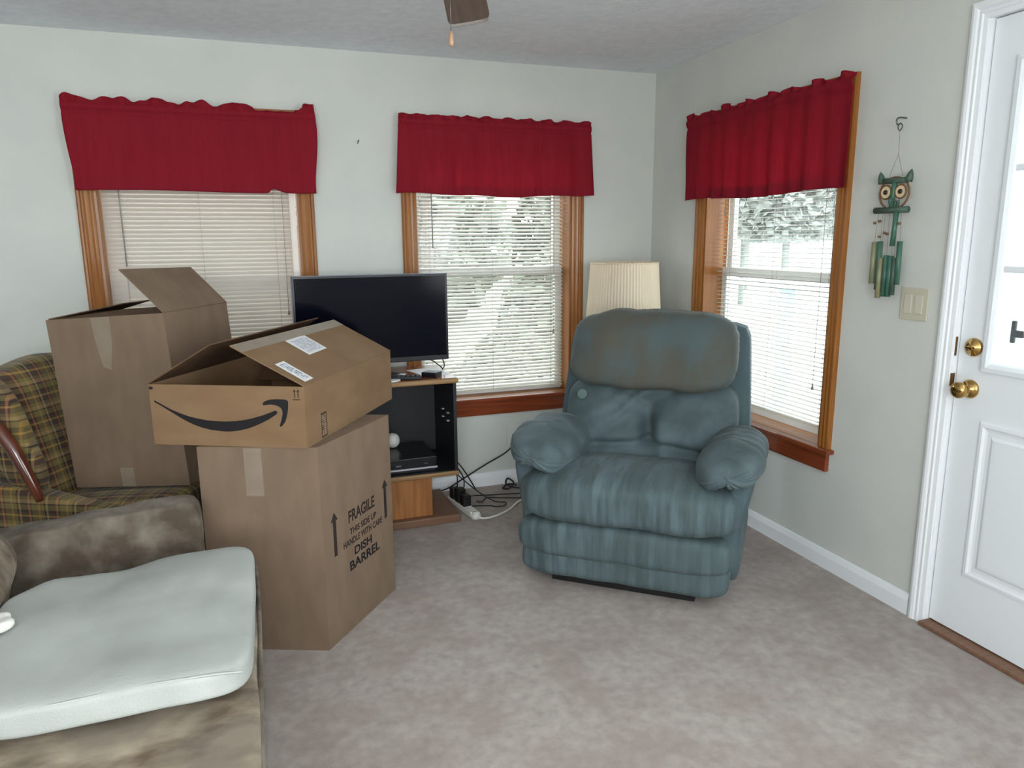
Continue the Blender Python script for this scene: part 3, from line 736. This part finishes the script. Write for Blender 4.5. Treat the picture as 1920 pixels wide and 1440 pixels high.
# ------------------------------------------------------------------ television stand and television
ts = empty('television_stand', (-1.68, -.27, 0), label='black and oak television stand on a wide pedestal', cat='television stand')
hw, y0, y1 = .358, -.21, .20
box('base_board', -hw, hw, y0, y1, 0, .040, 'lam_base', ts, .006)
box('pedestal', -.225, .225, y0+.035, y1-.05, .040, .245, 'lam_v', ts, .003)
box('bottom_board', -hw, hw, y0, y1, .245, .268, 'laminate', ts, .007)
box('side_board', -hw+.006, -hw+.022, y0+.006, y1, .268, .710, 'cabblack', ts)
box('side_board', hw-.022, hw-.006, y0+.006, y1, .268, .710, 'cabblack', ts)
box('back_board', -hw+.022, hw-.022, y1-.01, y1, .268, .710, 'cabback', ts)
box('floor_lining', -hw+.022, hw-.022, y0+.008, y1-.01, .268, .272, 'cabblack', ts)
tp = box('top_board', -hw-.004, hw+.004, y0-.006, y1+.01, .710, .735, 'laminate', ts, .008)
box('top_veneer', -hw+.004, hw-.004, y0+.004, y1, .7345, .7362, 'lam_top', ts)
for z_ in (.50, .54):
    for yy in (-.12, -.02): box('shelf_pin', hw-.034, hw-.022, yy, yy+.020, z_, z_+.005, 'silver', ts)

tv = empty('television', (-1.69, -.315, .7362), label='flat black television with a dark screen on the oak topped stand', cat='television')
tz0, tz1 = .068, .492; tw = .366
box('housing', -tw, tw, -.018, .020, tz0, tz1, 'tvblack', tv, .004)
box('screen', -tw+.011, tw-.011, -.0192, -.017, tz0+.024, tz1-.010, 'screen', tv)
box('edge_strip', -tw-.0015, -tw+.002, -.019, .018, tz0, tz1, 'tvgrey', tv)
box('edge_strip', -tw, tw, -.019, .018, tz1-.002, tz1+.0015, 'tvgrey', tv)
box('back_case', -tw*.6, tw*.6, .020, .052, tz0+.03, tz1-.10, 'tvblack', tv, .01)
lathe('stand_neck', [(.05, .012), (.032, .030), (.030, .075)], 'tvblack', tv, 18)
st = lathe('stand_base', [(.150, 0), (.150, .008), (.10, .014), (.05, .016)], 'tvblack', tv, 28); st.scale = (1, .62, 1)
# bits on the stand top
o = box('streaming_box', -.040, .040, -.035, .035, 0, .024, 'tvblack', None, .004, loc=(-1.430, -.400, .7363), rot=(0, 0, R(-38))); tag(o, 'small dark grey media box at the corner of the stand top', 'media box')
rm = empty('remote_control', (-1.565, -.435, .7363), (0, 0, R(75)), 'black remote control lying beside the small media box', 'remote')
box('body', -.022, .022, -.075, .075, 0, .018, 'tvblack', rm, .005)
for i in range(5):
    for j in (-1, 0, 1): box('button', j*.012-.004, j*.012+.004, -.060+i*.022, -.052+i*.022, .018, .020, 'tvgrey', rm)
o = box('paper_sheet', -.07, .07, -.11, .11, 0, .0012, 'paper', None, loc=(-1.418, -.285, .7363), rot=(0, 0, R(14))); tag(o, 'sheet of white paper under the corner of the television', 'paper')
o = lathe('lid', [(.045, 0), (.047, .004), (.040, .008)], 'paper', None, 24, (-1.640, -.445, .7363)); tag(o, 'round white coaster on the stand top beside the television foot', 'lid')  # round white lid lying flat on the stand top
# set-top box inside
cb = empty('cable_box', (-1.66, -.275, .272), label='flat black cable box with a silver strip inside the stand', cat='cable box')
box('body', -.235, .235, -.165, .13, .022, .072, 'tvblack', cb, .004)
box('silver_strip', -.236, .236, -.168, -.162, .014, .022, 'silver', cb)
box('foot_plate', -.225, .225, -.155, .12, 0, .022, 'cabblack', cb)
flat('logo_print', rect(.030, .035, .056, .043), (0, -.165, .0), (1, 0, 0), (0, 0, 1), 'tvgrey', cb)
flat('clock_print', rect(.170, .038, .188, .043), (0, -.165, .0), (1, 0, 0), (0, 0, 1), 'tvgrey', cb)
o = lathe('white_ball', [(.004, 0), (.022, .006), (.034, .022), (.038, .04), (.034, .058), (.022, .072), (.004, .078)], 'whitecord', None, 18, (-1.603, -.22, .3441)); tag(o, 'white rounded gadget standing on the cable box', 'gadget')

# ------------------------------------------------------------------ cartons
def carton_face(org, ex): return Vector(org), Vector(ex).normalized()
def skew_box(name, F, eL, eR, h, th, m, parent, z=0, top=True, bottom=True):
    """upright parallelogram carton shell from front corner F, edge vectors eL and eR, walls of thickness th"""
    F = Vector((F[0], F[1], 0)); a = Vector((eL[0], eL[1], 0)); b = Vector((eR[0], eR[1], 0))
    c = [F, F+b, F+b+a, F+a]
    cen = sum(c, Vector())/4
    inn = [p+(cen-p).normalized()*th*1.42 for p in c]
    out = []
    names = ['wall_panel']*4
    for i in range(4):
        j = (i+1) % 4
        vs = [c[i], c[j], inn[j], inn[i]]; vs = [Vector((v.x, v.y, z)) for v in vs]+[Vector((v.x, v.y, z+h)) for v in vs]
        fs = [(0, 3, 2, 1), (4, 5, 6, 7), (0, 1, 5, 4), (1, 2, 6, 5), (2, 3, 7, 6), (3, 0, 4, 7)]
        out.append(link(names[i], vs, fs, m, parent))
    vs = [Vector((v.x, v.y, z+.001)) for v in inn]+[Vector((v.x, v.y, z+.005)) for v in inn]
    fs = [(0, 3, 2, 1), (4, 5, 6, 7), (0, 1, 5, 4), (1, 2, 6, 5), (2, 3, 7, 6), (3, 0, 4, 7)]
    if bottom: link('bottom_panel', vs, fs, m, parent)
    return c, inn, out
def slab4(name, p, th, m, parent):
    """thin board on four corner points"""
    p = [Vector(q) for q in p]; n = (p[1]-p[0]).cross(p[3]-p[0]).normalized()*th
    vs = p+[q+n for q in p]
    return link(name, vs, [(0, 3, 2, 1), (4, 5, 6, 7), (0, 1, 5, 4), (1, 2, 6, 5), (2, 3, 7, 6), (3, 0, 4, 7)], m, parent)

# dish barrel carton
A = empty('moving_carton', (-2.066, -1.449, 0), label='tall brown moving carton printed FRAGILE and DISH BARREL, standing on the carpet', cat='box')
aR = Vector((.300, .370, 0)); aL = Vector((-.372, .152, 0)); hA = .728
c, inn, pn = skew_box('carton', (0, 0), aL, aR, hA-.005, .005, 'card', A)
slab4('top_flap', [Vector((0, 0, hA-.005)), aR+Vector((0, 0, hA-.005)), aR+aL+Vector((0, 0, hA-.005)), aL+Vector((0, 0, hA-.005))], .005, 'card', A)
eu = aR.normalized(); ez = Vector((0, 0, 1))
T = lambda s, u, v, w, h, m='ink2': text(s, 'lettering', m, A, eu*u+ez*v, eu, ez, w, h)
T('FRAGILE', .160, .403, .182, .046); T('THIS SIDE UP', .165, .357, .186, .024); T('HANDLE WITH CARE', .120, .320, .272, .025)
T('DISH', .189, .271, .122, .033, 'ink'); T('BARREL', .154, .223, .212, .036, 'ink')
for u_, z0_, z1_ in ((.072, .318, .476), (.423, .327, .482)):
    flat('printed_arrow', [(u_-.009, z0_), (u_+.009, z0_), (u_+.009, z1_-.030), (u_+.021, z1_-.030), (u_, z1_), (u_-.021, z1_-.030), (u_-.009, z1_-.030)], (0, 0, 0), eu, ez, 'ink2', A)
el = -aL.normalized(); LA = aL.length
flat('packing_tape', rect(.155, .56, .215, .724), aL, el, ez, 'tape', A)

# smile carton lying on it
B = empty('shipping_carton', (-2.096, -1.45, .7285), label='wide low tan carton printed with a black smile arrow, flaps ajar, on the moving carton', cat='box')
bL = Vector((-.475, .238, 0)); bR = Vector((.396, .648, 0)); hB = .204
c, inn, pn = skew_box('carton', (0, 0), bL, bR, hB, .004, 'card2', B)
eF = -bL.normalized(); org = bL.copy(); wB = bL.length
smile = [(.016, .150), (.042, .136), (.070, .121), (.102, .108), (.133, .098), (.165, .091), (.197, .086), (.229, .084), (.261, .084), (.293, .086), (.326, .091), (.355, .098), (.382, .106), (.407, .115), (.429, .124), (.436, .122), (.437, .116), (.430, .109), (.406, .094), (.380, .081), (.357, .071), (.333, .062), (.305, .055), (.277, .051), (.253, .050), (.230, .052), (.203, .055), (.176, .061), (.151, .069), (.126, .080), (.102, .093), (.078, .108), (.038, .132), (.014, .145)]
arrow = [(.389, .146), (.395, .153), (.404, .157), (.420, .161), (.436, .162), (.452, .162), (.467, .161), (.474, .158), (.476, .152), (.475, .138), (.473, .123), (.468, .105), (.462, .088), (.452, .075), (.445, .070), (.442, .074), (.449, .092), (.454, .110), (.455, .122), (.451, .133), (.439, .140), (.428, .143), (.417, .144), (.391, .141)]
flat('printed_smile', smile, org, eF, ez, 'ink', B); flat('printed_arrowhead', arrow, org, eF, ez, 'ink', B)
flat('printed_mark', rect(.001, .187, .014, .196), org, eF, ez, 'ink', B)
for u_ in (.499, .511): flat('this_way_up_arrow', [(u_-.0014, .168), (u_+.0014, .168), (u_+.0014, .187), (u_+.0045, .187), (u_, .196), (u_-.0045, .187), (u_-.0014, .187)], org, eF, ez, 'ink2', B)
flat('this_way_up_line', rect(.493, .160, .517, .163), org, eF, ez, 'ink2', B)
eS = bR.normalized()
flat('code_print', rect(.110, .012, .142, .086), (0, 0, 0), eS, ez, 'barcode2', B)
flat('code_frame', rect(.106, .006, .146, .010), (0, 0, 0), eS, ez, 'ink2', B); flat('code_frame', rect(.106, .087, .146, .091), (0, 0, 0), eS, ez, 'ink2', B)
flat('code_frame', rect(.106, .010, .109, .087), (0, 0, 0), eS, ez, 'ink2', B); flat('code_frame', rect(.143, .010, .146, .087), (0, 0, 0), eS, ez, 'ink2', B)
# long flaps meeting like a tent
lf = R(28); wf = .272; b1 = bL.normalized()
ridge = b1*wf*math.cos(lf)+ez*(hB+wf*math.sin(lf))
fr_ = slab4('side_flap', [ez*hB, bR+ez*hB, bR+ridge, ridge], .004, 'card2', B)
lr = -b1*.262*math.cos(R(30))+ez*.262*math.sin(R(30))
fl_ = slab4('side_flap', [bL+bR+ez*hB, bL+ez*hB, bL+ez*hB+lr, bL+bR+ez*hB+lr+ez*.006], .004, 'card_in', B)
nf = (bR).cross(ridge-ez*hB).normalized(); ef = bR.normalized(); eg = (ridge-ez*hB).normalized(); of = ez*hB+nf*.004
def fl_flat(nm, u0, v0, u1, v1, m): return flat(nm, rect(u0, v0, u1, v1), of, ef, eg, m, B)
fl_flat('packing_tape', .0, .225, .76, .271, 'tape')
def label_on(nm, u0, v0, u1, v1, m):
    mid = of+ef*(u0+u1)/2+eg*(v0+v1)/2
    o = box(nm, -(u1-u0)/2, (u1-u0)/2, -(v1-v0)/2, (v1-v0)/2, .0004, .0010, 'paper', B)
    rot = Matrix((ef, eg, nf)).transposed().to_4x4(); rot.translation = mid
    o.matrix_local = rot
    box('label_print', -(u1-u0)/2+.012, (u1-u0)/2-.012, -(v1-v0)/2+.010, (v1-v0)/2-.010, .0010, .0013, m, o)
label_on('shipping_label', .265, .125, .415, .225, 'label')
label_on('barcode_label', .035, .015, .095, .130, 'barcode')
# folded end flap and bubble wrap glint inside
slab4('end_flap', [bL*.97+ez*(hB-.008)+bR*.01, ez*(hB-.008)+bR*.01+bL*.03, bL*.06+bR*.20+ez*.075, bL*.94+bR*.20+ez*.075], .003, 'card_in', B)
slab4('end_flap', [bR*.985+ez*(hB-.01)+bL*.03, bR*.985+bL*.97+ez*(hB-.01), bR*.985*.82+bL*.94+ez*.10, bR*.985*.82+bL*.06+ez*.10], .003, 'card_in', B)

# tall carton on the plaid armchair
fdir = Vector((math.cos(R(-28)), math.sin(R(-28)), 0)); ydir = Vector((-fdir.y, fdir.x, 0))
Cb = empty('open_carton', (-2.925, -.696, .452), (0, R(-3.6), R(-28)), 'tall plain brown carton with one flap raised, leaning on the plaid armchair', 'box')
wC, dC, hC = .480, .440, .655
c, inn, pn = skew_box('carton', (0, 0), (0, dC), (wC, 0), hC, .005, 'card', Cb)
flat('packing_tape', [(.185, hC-.002), (.262, hC-.002), (.258, hC-.10), (.236, hC-.200), (.205, hC-.185), (.190, hC-.09)], (0, 0, 0), (1, 0, 0), (0, 0, 1), 'tape', Cb)
flat('packing_tape', rect(.20, .0, .255, .075), (0, 0, 0), (1, 0, 0), (0, 0, 1), 'tape', Cb)
slab4('raised_flap', [(wC, 0, hC), (wC, dC, hC), (wC-.140, dC, hC+.155), (wC-.148, 0, hC+.165)], .004, 'card', Cb)
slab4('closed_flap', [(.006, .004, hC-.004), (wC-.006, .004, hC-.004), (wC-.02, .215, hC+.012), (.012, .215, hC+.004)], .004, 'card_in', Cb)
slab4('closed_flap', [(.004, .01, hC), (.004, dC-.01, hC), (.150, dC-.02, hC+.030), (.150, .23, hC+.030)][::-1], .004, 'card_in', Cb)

# ------------------------------------------------------------------ plaid armchair (local: x towards its front, y to its left)
ch = empty('plaid_armchair', (-2.64, -.650, 0), (0, 0, R(-28)), 'old plaid armchair with curved red brown wooden arms', 'armchair')
puff('seat_cushion', (-.03, 0, .385), (.285, .290, .065), 'plaid_seat', ch, 5, 18, lambda q, p: Vector((p.x, p.y, p.z+.06*q.x*.5)), None, .006, 7, 2)
puff('skirt', (-.02, 0, .225), (.300, .285, .105), 'plaid_skirt', ch, 8, 12, None, None, .004, 7, 4)
def cb_back(q, p):
    p = p.copy(); p.x -= .16*(q.z+1)*.5
    if q.z > 0: p.z -= .10*(abs(q.y)**2.2)*q.z
    return p
bk = puff('backrest', (-.330, 0, .635), (.075, .330, .310), 'plaid_back', ch, 4.5, 22, cb_back, None, .006, 7, 6)
for s in (-1, 1):
    puff('wing', (-.335, s*.325, .70), (.085, .035, .20), 'plaid_skirt', ch, 4, 12, lambda q, p: Vector((p.x-.13*(q.z+.2)*.5, p.y, p.z)), None, .003, 9, 9)
    tube('wooden_arm', [(-.50, s*.365, .76), (-.44, s*.375, .78), (-.36, s*.385, .765), (-.300, s*.385, .69), (-.255, s*.380, .59), (-.215, s*.372, .47)], .022, 'rosewood', ch, 12, 6, radii=lambda t: .024-.010*abs(2*t-1)**3)
for s in (-1, 1): puff('side_panel', (-.17, s*.335, .30), (.29, .040, .185), 'plaid_skirt', ch, 8, 12, lambda q, p: Vector((p.x, p.y, p.z-.05*q.x*(q.z > 0))), None, .004, 7, 15)
for sx in (-.26, .26):
    for sy in (-.24, .24):
        lathe('leg', [(.014, 0), (.022, .08), (.026, .125)], 'rosewood', ch, 12, (sx, sy, 0))

# ------------------------------------------------------------------ sofa (local: x towards its front, y along its length)
so = empty('suede_sofa', (-2.30, -1.45, 0), label='mottled brown suede sofa with a draped slipcover', cat='sofa')
puff('sofa_base', (-.43, -.98, .175), (.425, .97, .135), 'camo', so, 9, 20, None, None, .008, 5, 3)
def sarm(q, p):
    p = p.copy(); p.z += .030*q.x*max(0, q.z)-.012*noise.noise(Vector((p.x*8, 0, 1)))
    p.y += .010*noise.noise(Vector((p.x*9, p.z*7, 2)))*2
    return p
puff('arm', (-.485, .060, .300), (.350, .062, .262), 'camo2', so, 14, 24, sarm, None, .010, 8, 5)
puff('arm', (-.49, -2.02, .325), (.345, .062, .272), 'camo2', so, 8, 14, sarm, None, .010, 8, 6)
def scush(q, p):
    p = p.copy()
    return p
puff('seat_cushion', (-.302, -.975, .345), (.320, .955, .062), 'camo', so, 14, 30, scush, None, .006, 7, 7)
puff('backrest', (-.80, -.98, .58), (.11, .95, .36), 'camo2', so, 5, 18, lambda q, p: Vector((p.x-.10*q.z, p.y, p.z)), None, .006, 5, 9)
for yy in (-.43, -1.40):
    puff('back_pillow', (-.700, yy, .565), (.095, .42, .095), 'camo', so, 2.6, 20, lambda q, p: Vector((p.x-.05*q.z, p.y, p.z)), None, .015, 7, yy)
    puff('lumbar_pillow', (-.672, yy-.05, .460), (.080, .41, .062), 'camo', so, 2.4, 20, None, None, .012, 8, yy*2)
for yy in (-.12, -1.85):
    for xx in (-.78, -.08): lathe('foot', [(.02, 0), (.028, .05)], 'rosewood', so, 10, (xx, yy, 0))
tube('front_piping', [(.012, -1.9, .38), (.018, -1.4, .392), (.020, -.9, .39), (.024, -.4, .392), (.018, -.06, .385)], .006, 'camo2', so, 8, 5)

# white quilted pad on the far seat
def padfn(q, p):
    p = p.copy()
    far = max(0, q.y); left = max(0, -q.x)
    p.y -= .16*(left**2.2)*far**1.5                    # far inner corner pushed in
    p.z -= .018*math.exp(-((p.x+.06)/.10)**2)*far
    p.z += .014*far*max(0, q.x)+.012*noise.noise(Vector((p.x*5, p.y*4, 3)))
    p.z -= .010*math.exp(-((p.x-.16)/.10)**2-((p.y+.17)/.07)**2)*(q.z > 0)
    p.z += .010*left**2
    p.y += .020*noise.noise(Vector((p.x*4, 2, 9)))*(q.y < 0)
    if q.z > 0: p.z += .0035*math.sin((p.x*1.2+p.y*.5)*38)*left
    return p
pd = empty('seat_pad', (-2.585, -1.945, .4140), (0, 0, R(-1.5)), 'off white quilted seat pad laid on the suede sofa', 'cushion')
puff('pad_body', (0, 0, .042), (.302, .352, .040), 'pad', pd, 7, 34, padfn, None, .004, 7, 13)
seam = []
for i in range(30):
    x_ = -.29+.575*i/29; seam.append((x_, -.343+.020*noise.noise(Vector((x_*4, 2, 9))), .071+.012*noise.noise(Vector((x_*5, -1.4, 3)))))
tube('pad_piping', seam, .0028, 'pad', pd, 6, 1)
lc = empty('lace_cloth', (-2.868, -1.95, .515), label='scrap of bright white lace at the inner edge of the seat pad', cat='cloth')
puff('folded_lace', (0, 0, .006), (.050, .055, .014), 'lace', lc, 2.4, 14, None, None, .016, 26, 3)

# ------------------------------------------------------------------ cords on the floor
o = tube('coaxial_cable', [(-.872, -.012, .285), (-.876, -.030, .245), (-.93, -.05, .20), (-1.05, -.055, .145), (-1.20, -.058, .07), (-1.30, -.070, .03), (-1.46, -.062, .012)], .0042, 'rubber', None, 8, 8); tag(o, 'black cable drooping from the cable outlet down behind the stand', 'cable')
ps = empty('power_strip', (-1.262, -.325, 0), (0, 0, R(-80)), 'white power strip full of black plugs beside the television stand', 'power strip')
box('body', -.15, .13, -.024, .024, 0, .032, 'whitecord', ps, .006)
lathe('strip_end', [(.024, 0), (.026, .018), (.018, .034), (.004, .036)], 'whitecord', ps, 14, (.142, 0, 0))
for i, xx in enumerate((-.105, -.040, .022)):
    pg = box('plug', xx-.024, xx+.024, -.022, .022, .032, .090+.016*(i % 2), 'rubber', ps, .004)
o = tube('extension_cord', [(-1.228, -.488, .012), (-1.20, -.500, .008), (-1.13, -.480, .007), (-1.04, -.42, .007), (-.97, -.345, .010), (-.90, -.30, .010)], .0055, 'whitecord', None, 8, 8); tag(o, 'white cord running from the power strip to behind the recliner', 'cord')
CG = 'black leads tangled beside the television stand'
leads = [[(-1.272, -.24, .092), (-1.272, -.235, .17), (-1.30, -.20, .245)], [(-1.262, -.325, .10), (-1.255, -.30, .17), (-1.29, -.18, .24)],
         [(-1.33, -.16, .23), (-1.25, -.15, .14), (-1.15, -.22, .05), (-1.08, -.28, .008), (-1.03, -.32, .008), (-1.05, -.365, .008), (-1.10, -.36, .008), (-1.12, -.34, .008), (-1.22, -.34, .02)],
         [(-1.23, -.30, .06), (-1.17, -.22, .03), (-1.08, -.18, .008), (-.98, -.20, .008), (-.90, -.22, .008)],
         [(-1.20, -.36, .05), (-1.15, -.28, .012), (-1.10, -.22, .008), (-1.04, -.24, .008), (-.94, -.28, .008), (-.84, -.30, .008)],
         [(-1.30, -.14, .24), (-1.24, -.10, .20), (-1.18, -.07, .12), (-1.12, -.08, .01)]]
ll = ['short black lead rising from the power strip to the stand', 'second short black lead rising from the power strip to the stand', 'long black lead looped on the carpet beside the power strip', 'thin black lead running along the carpet to the wall', 'black lead snaking from the plugs towards the recliner', 'thin black lead falling behind the stand corner']
for p_, l_ in zip(leads, ll):
    o = tube('power_lead', p_, .0036, 'rubber', None, 6, 8); tag(o, l_, 'lead', CG)
o = tube('coiled_lead', [(-.80+.10*0, -.18, .008), (-.84, -.15, .008), (-.90, -.13, .012), (-.95, -.11, .03), (-.93, -.07, .05), (-.90, -.09, .03), (-.94, -.13, .012), (-.97, -.10, .008), (-.92, -.06, .012), (-.88, -.09, .012)], .005, 'rubber', None, 8, 6); tag(o, 'dark coiled lead on the carpet against the baseboard', 'lead')
o = tube('screen_lead', [(-1.345, -.285, .80), (-1.335, -.28, .765), (-1.345, -.27, .742)], .003, 'rubber', None, 6, 5); tag(o, 'short black lead hanging from the television corner', 'lead')
o = tube('power_cable', [(-1.45, -.285, .80), (-1.40, -.28, .795), (-1.36, -.27, .765), (-1.335, -.25, .743)], .0032, 'rubber', None, 6, 5); tag(o, 'black lead arching from under the television to the stand corner', 'lead')

# ------------------------------------------------------------------ outdoors
g = box('ground_outside', -30, 40, -30, 40, -.75, -.60, 'snow'); tag(g, 'pale bright ground outside the windows', 'ground', kind='structure')
dk = empty('porch', (.16, 0, 0), label='pale wooden porch with a rail outside the entry door', cat='porch')
for i in range(12): box('deck_board', .0+i*.15, .145+i*.15, -4.2, 2.6, -.16, -.13, 'deck', dk)
for yy in (.95, -1.2, -3.4): box('post', 1.60, 1.69, yy-.045, yy+.045, -.6, .985, 'postg', dk)
box('hand_rail', 1.58, 1.71, -4.2, 2.6, .985, 1.03, 'railw', dk)
box('bottom_rail', 1.62, 1.67, -4.2, 2.6, -.02, .03, 'railw', dk)
hs = empty('neighbour_house', (24, 30, -.6), label='pale sided low building beyond the porch', cat='building')
box('wall', -4, 4, -9, 9, 0, 2.6, 'siding', hs)
prism('roof', [(-4.5, 2.6), (4.5, 2.6), (0, 4.2)], -9.4, 9.4, 'roof', hs, 'xz')
def tree(lab, x, y, h, r, seed):
    t = empty('bare_tree', (x, y, -.6), label=lab, cat='tree', group='bare trees beyond the yard')
    rnd = random.Random(seed)
    tube('trunk', [(0, 0, 0), (.05, .02, h*.5), (-.03, .0, h)], r, 'bark', t, 9, 4, radii=lambda q: r*(1-.6*q))
    for i in range(9):
        a = rnd.uniform(0, 6.28); z0 = h*rnd.uniform(.25, .9); L = h*rnd.uniform(.10, .17)
        tube('branch', [(0, 0, z0), (L*.5*math.cos(a), L*.5*math.sin(a), z0+L*.5), (L*math.cos(a), L*math.sin(a), z0+L*.9)], r*.3, 'bark', t, 6, 3, radii=lambda q: r*.3*(1-.7*q))
    return t
for i, (x, y, h, r) in enumerate([(.55, 8.2, 7, .13), (-2.0, 9.4, 7, .13), (3.6, 9.6, 7, .15)]):
    tree('tall bare pale brown tree in the yard beyond the blinds', x, y, h, r, i)
def shrub(lab, x, y, s, seed, m='leaf', h=1.0, z0=0.0, n=2600, cs=None):
    rnd = random.Random(seed); vs, fs = [], []
    cs = cs or s
    for i in range(n):
        a = rnd.uniform(0, 6.283); q = rnd.random()**.5; zz = rnd.random()
        rr = s*q*math.sin(math.pi*(.15+.8*zz))
        c_ = Vector((rr*math.cos(a), rr*math.sin(a), z0+zz*s*1.7*h)); u = Vector((rnd.gauss(0, 1), rnd.gauss(0, 1), rnd.gauss(0, 1))).normalized()*.10*cs; w_ = u.orthogonal().normalized()*.07*cs
        k = len(vs); vs += [c_-u, c_+w_, c_+u, c_-w_]; fs.append((k, k+1, k+2, k+3))
    t = empty('shrub', (x, y, -.6), label=lab, cat='shrub', group='shrubs in the yard')
    link('foliage', vs, fs, m, t); tube('stem', [(0, 0, 0), (.02, 0, z0*.6+s*.5), (0, .02, z0+s*1.2)], .03*s+.01*z0, m if z0 else 'bark', t, 6, 3)
    return t
for i, (x, y, s) in enumerate([(-.85, 3.2, .60), (.45, 3.7, .62), (-2.2, 3.6, .60)]):
    shrub('green leafy shrub close outside the window beside the television', x, y, s, 30+i)

for i, (x, y, s) in enumerate([(-1.3, 5.6, 1.1), (2.4, 6.2, 1.2), (-4.4, 7.2, 1.2), (1.2, 13.5, 2.6), (6.8, 14.5, 2.6), (-4.6, 14.0, 2.6)]):
    shrub('tall dense evergreen bush at the far side of the yard', x, y, s, 60+i)

for i, (x, y, s, z0) in enumerate([(9.0, 9.6, 2.0, 1.9), (11.5, 14.4, 2.2, 2.0), (15.5, 19.5, 2.6, 2.0)]):
    t = shrub('round crowned tree standing beyond the porch rail', x, y, s, 80+i, 'leaf2', 1.1, z0, 9000, 1.1)
    t.name = 'leafy_tree'; t['category'] = 'tree'; t['group'] = 'leafy trees beyond the porch'
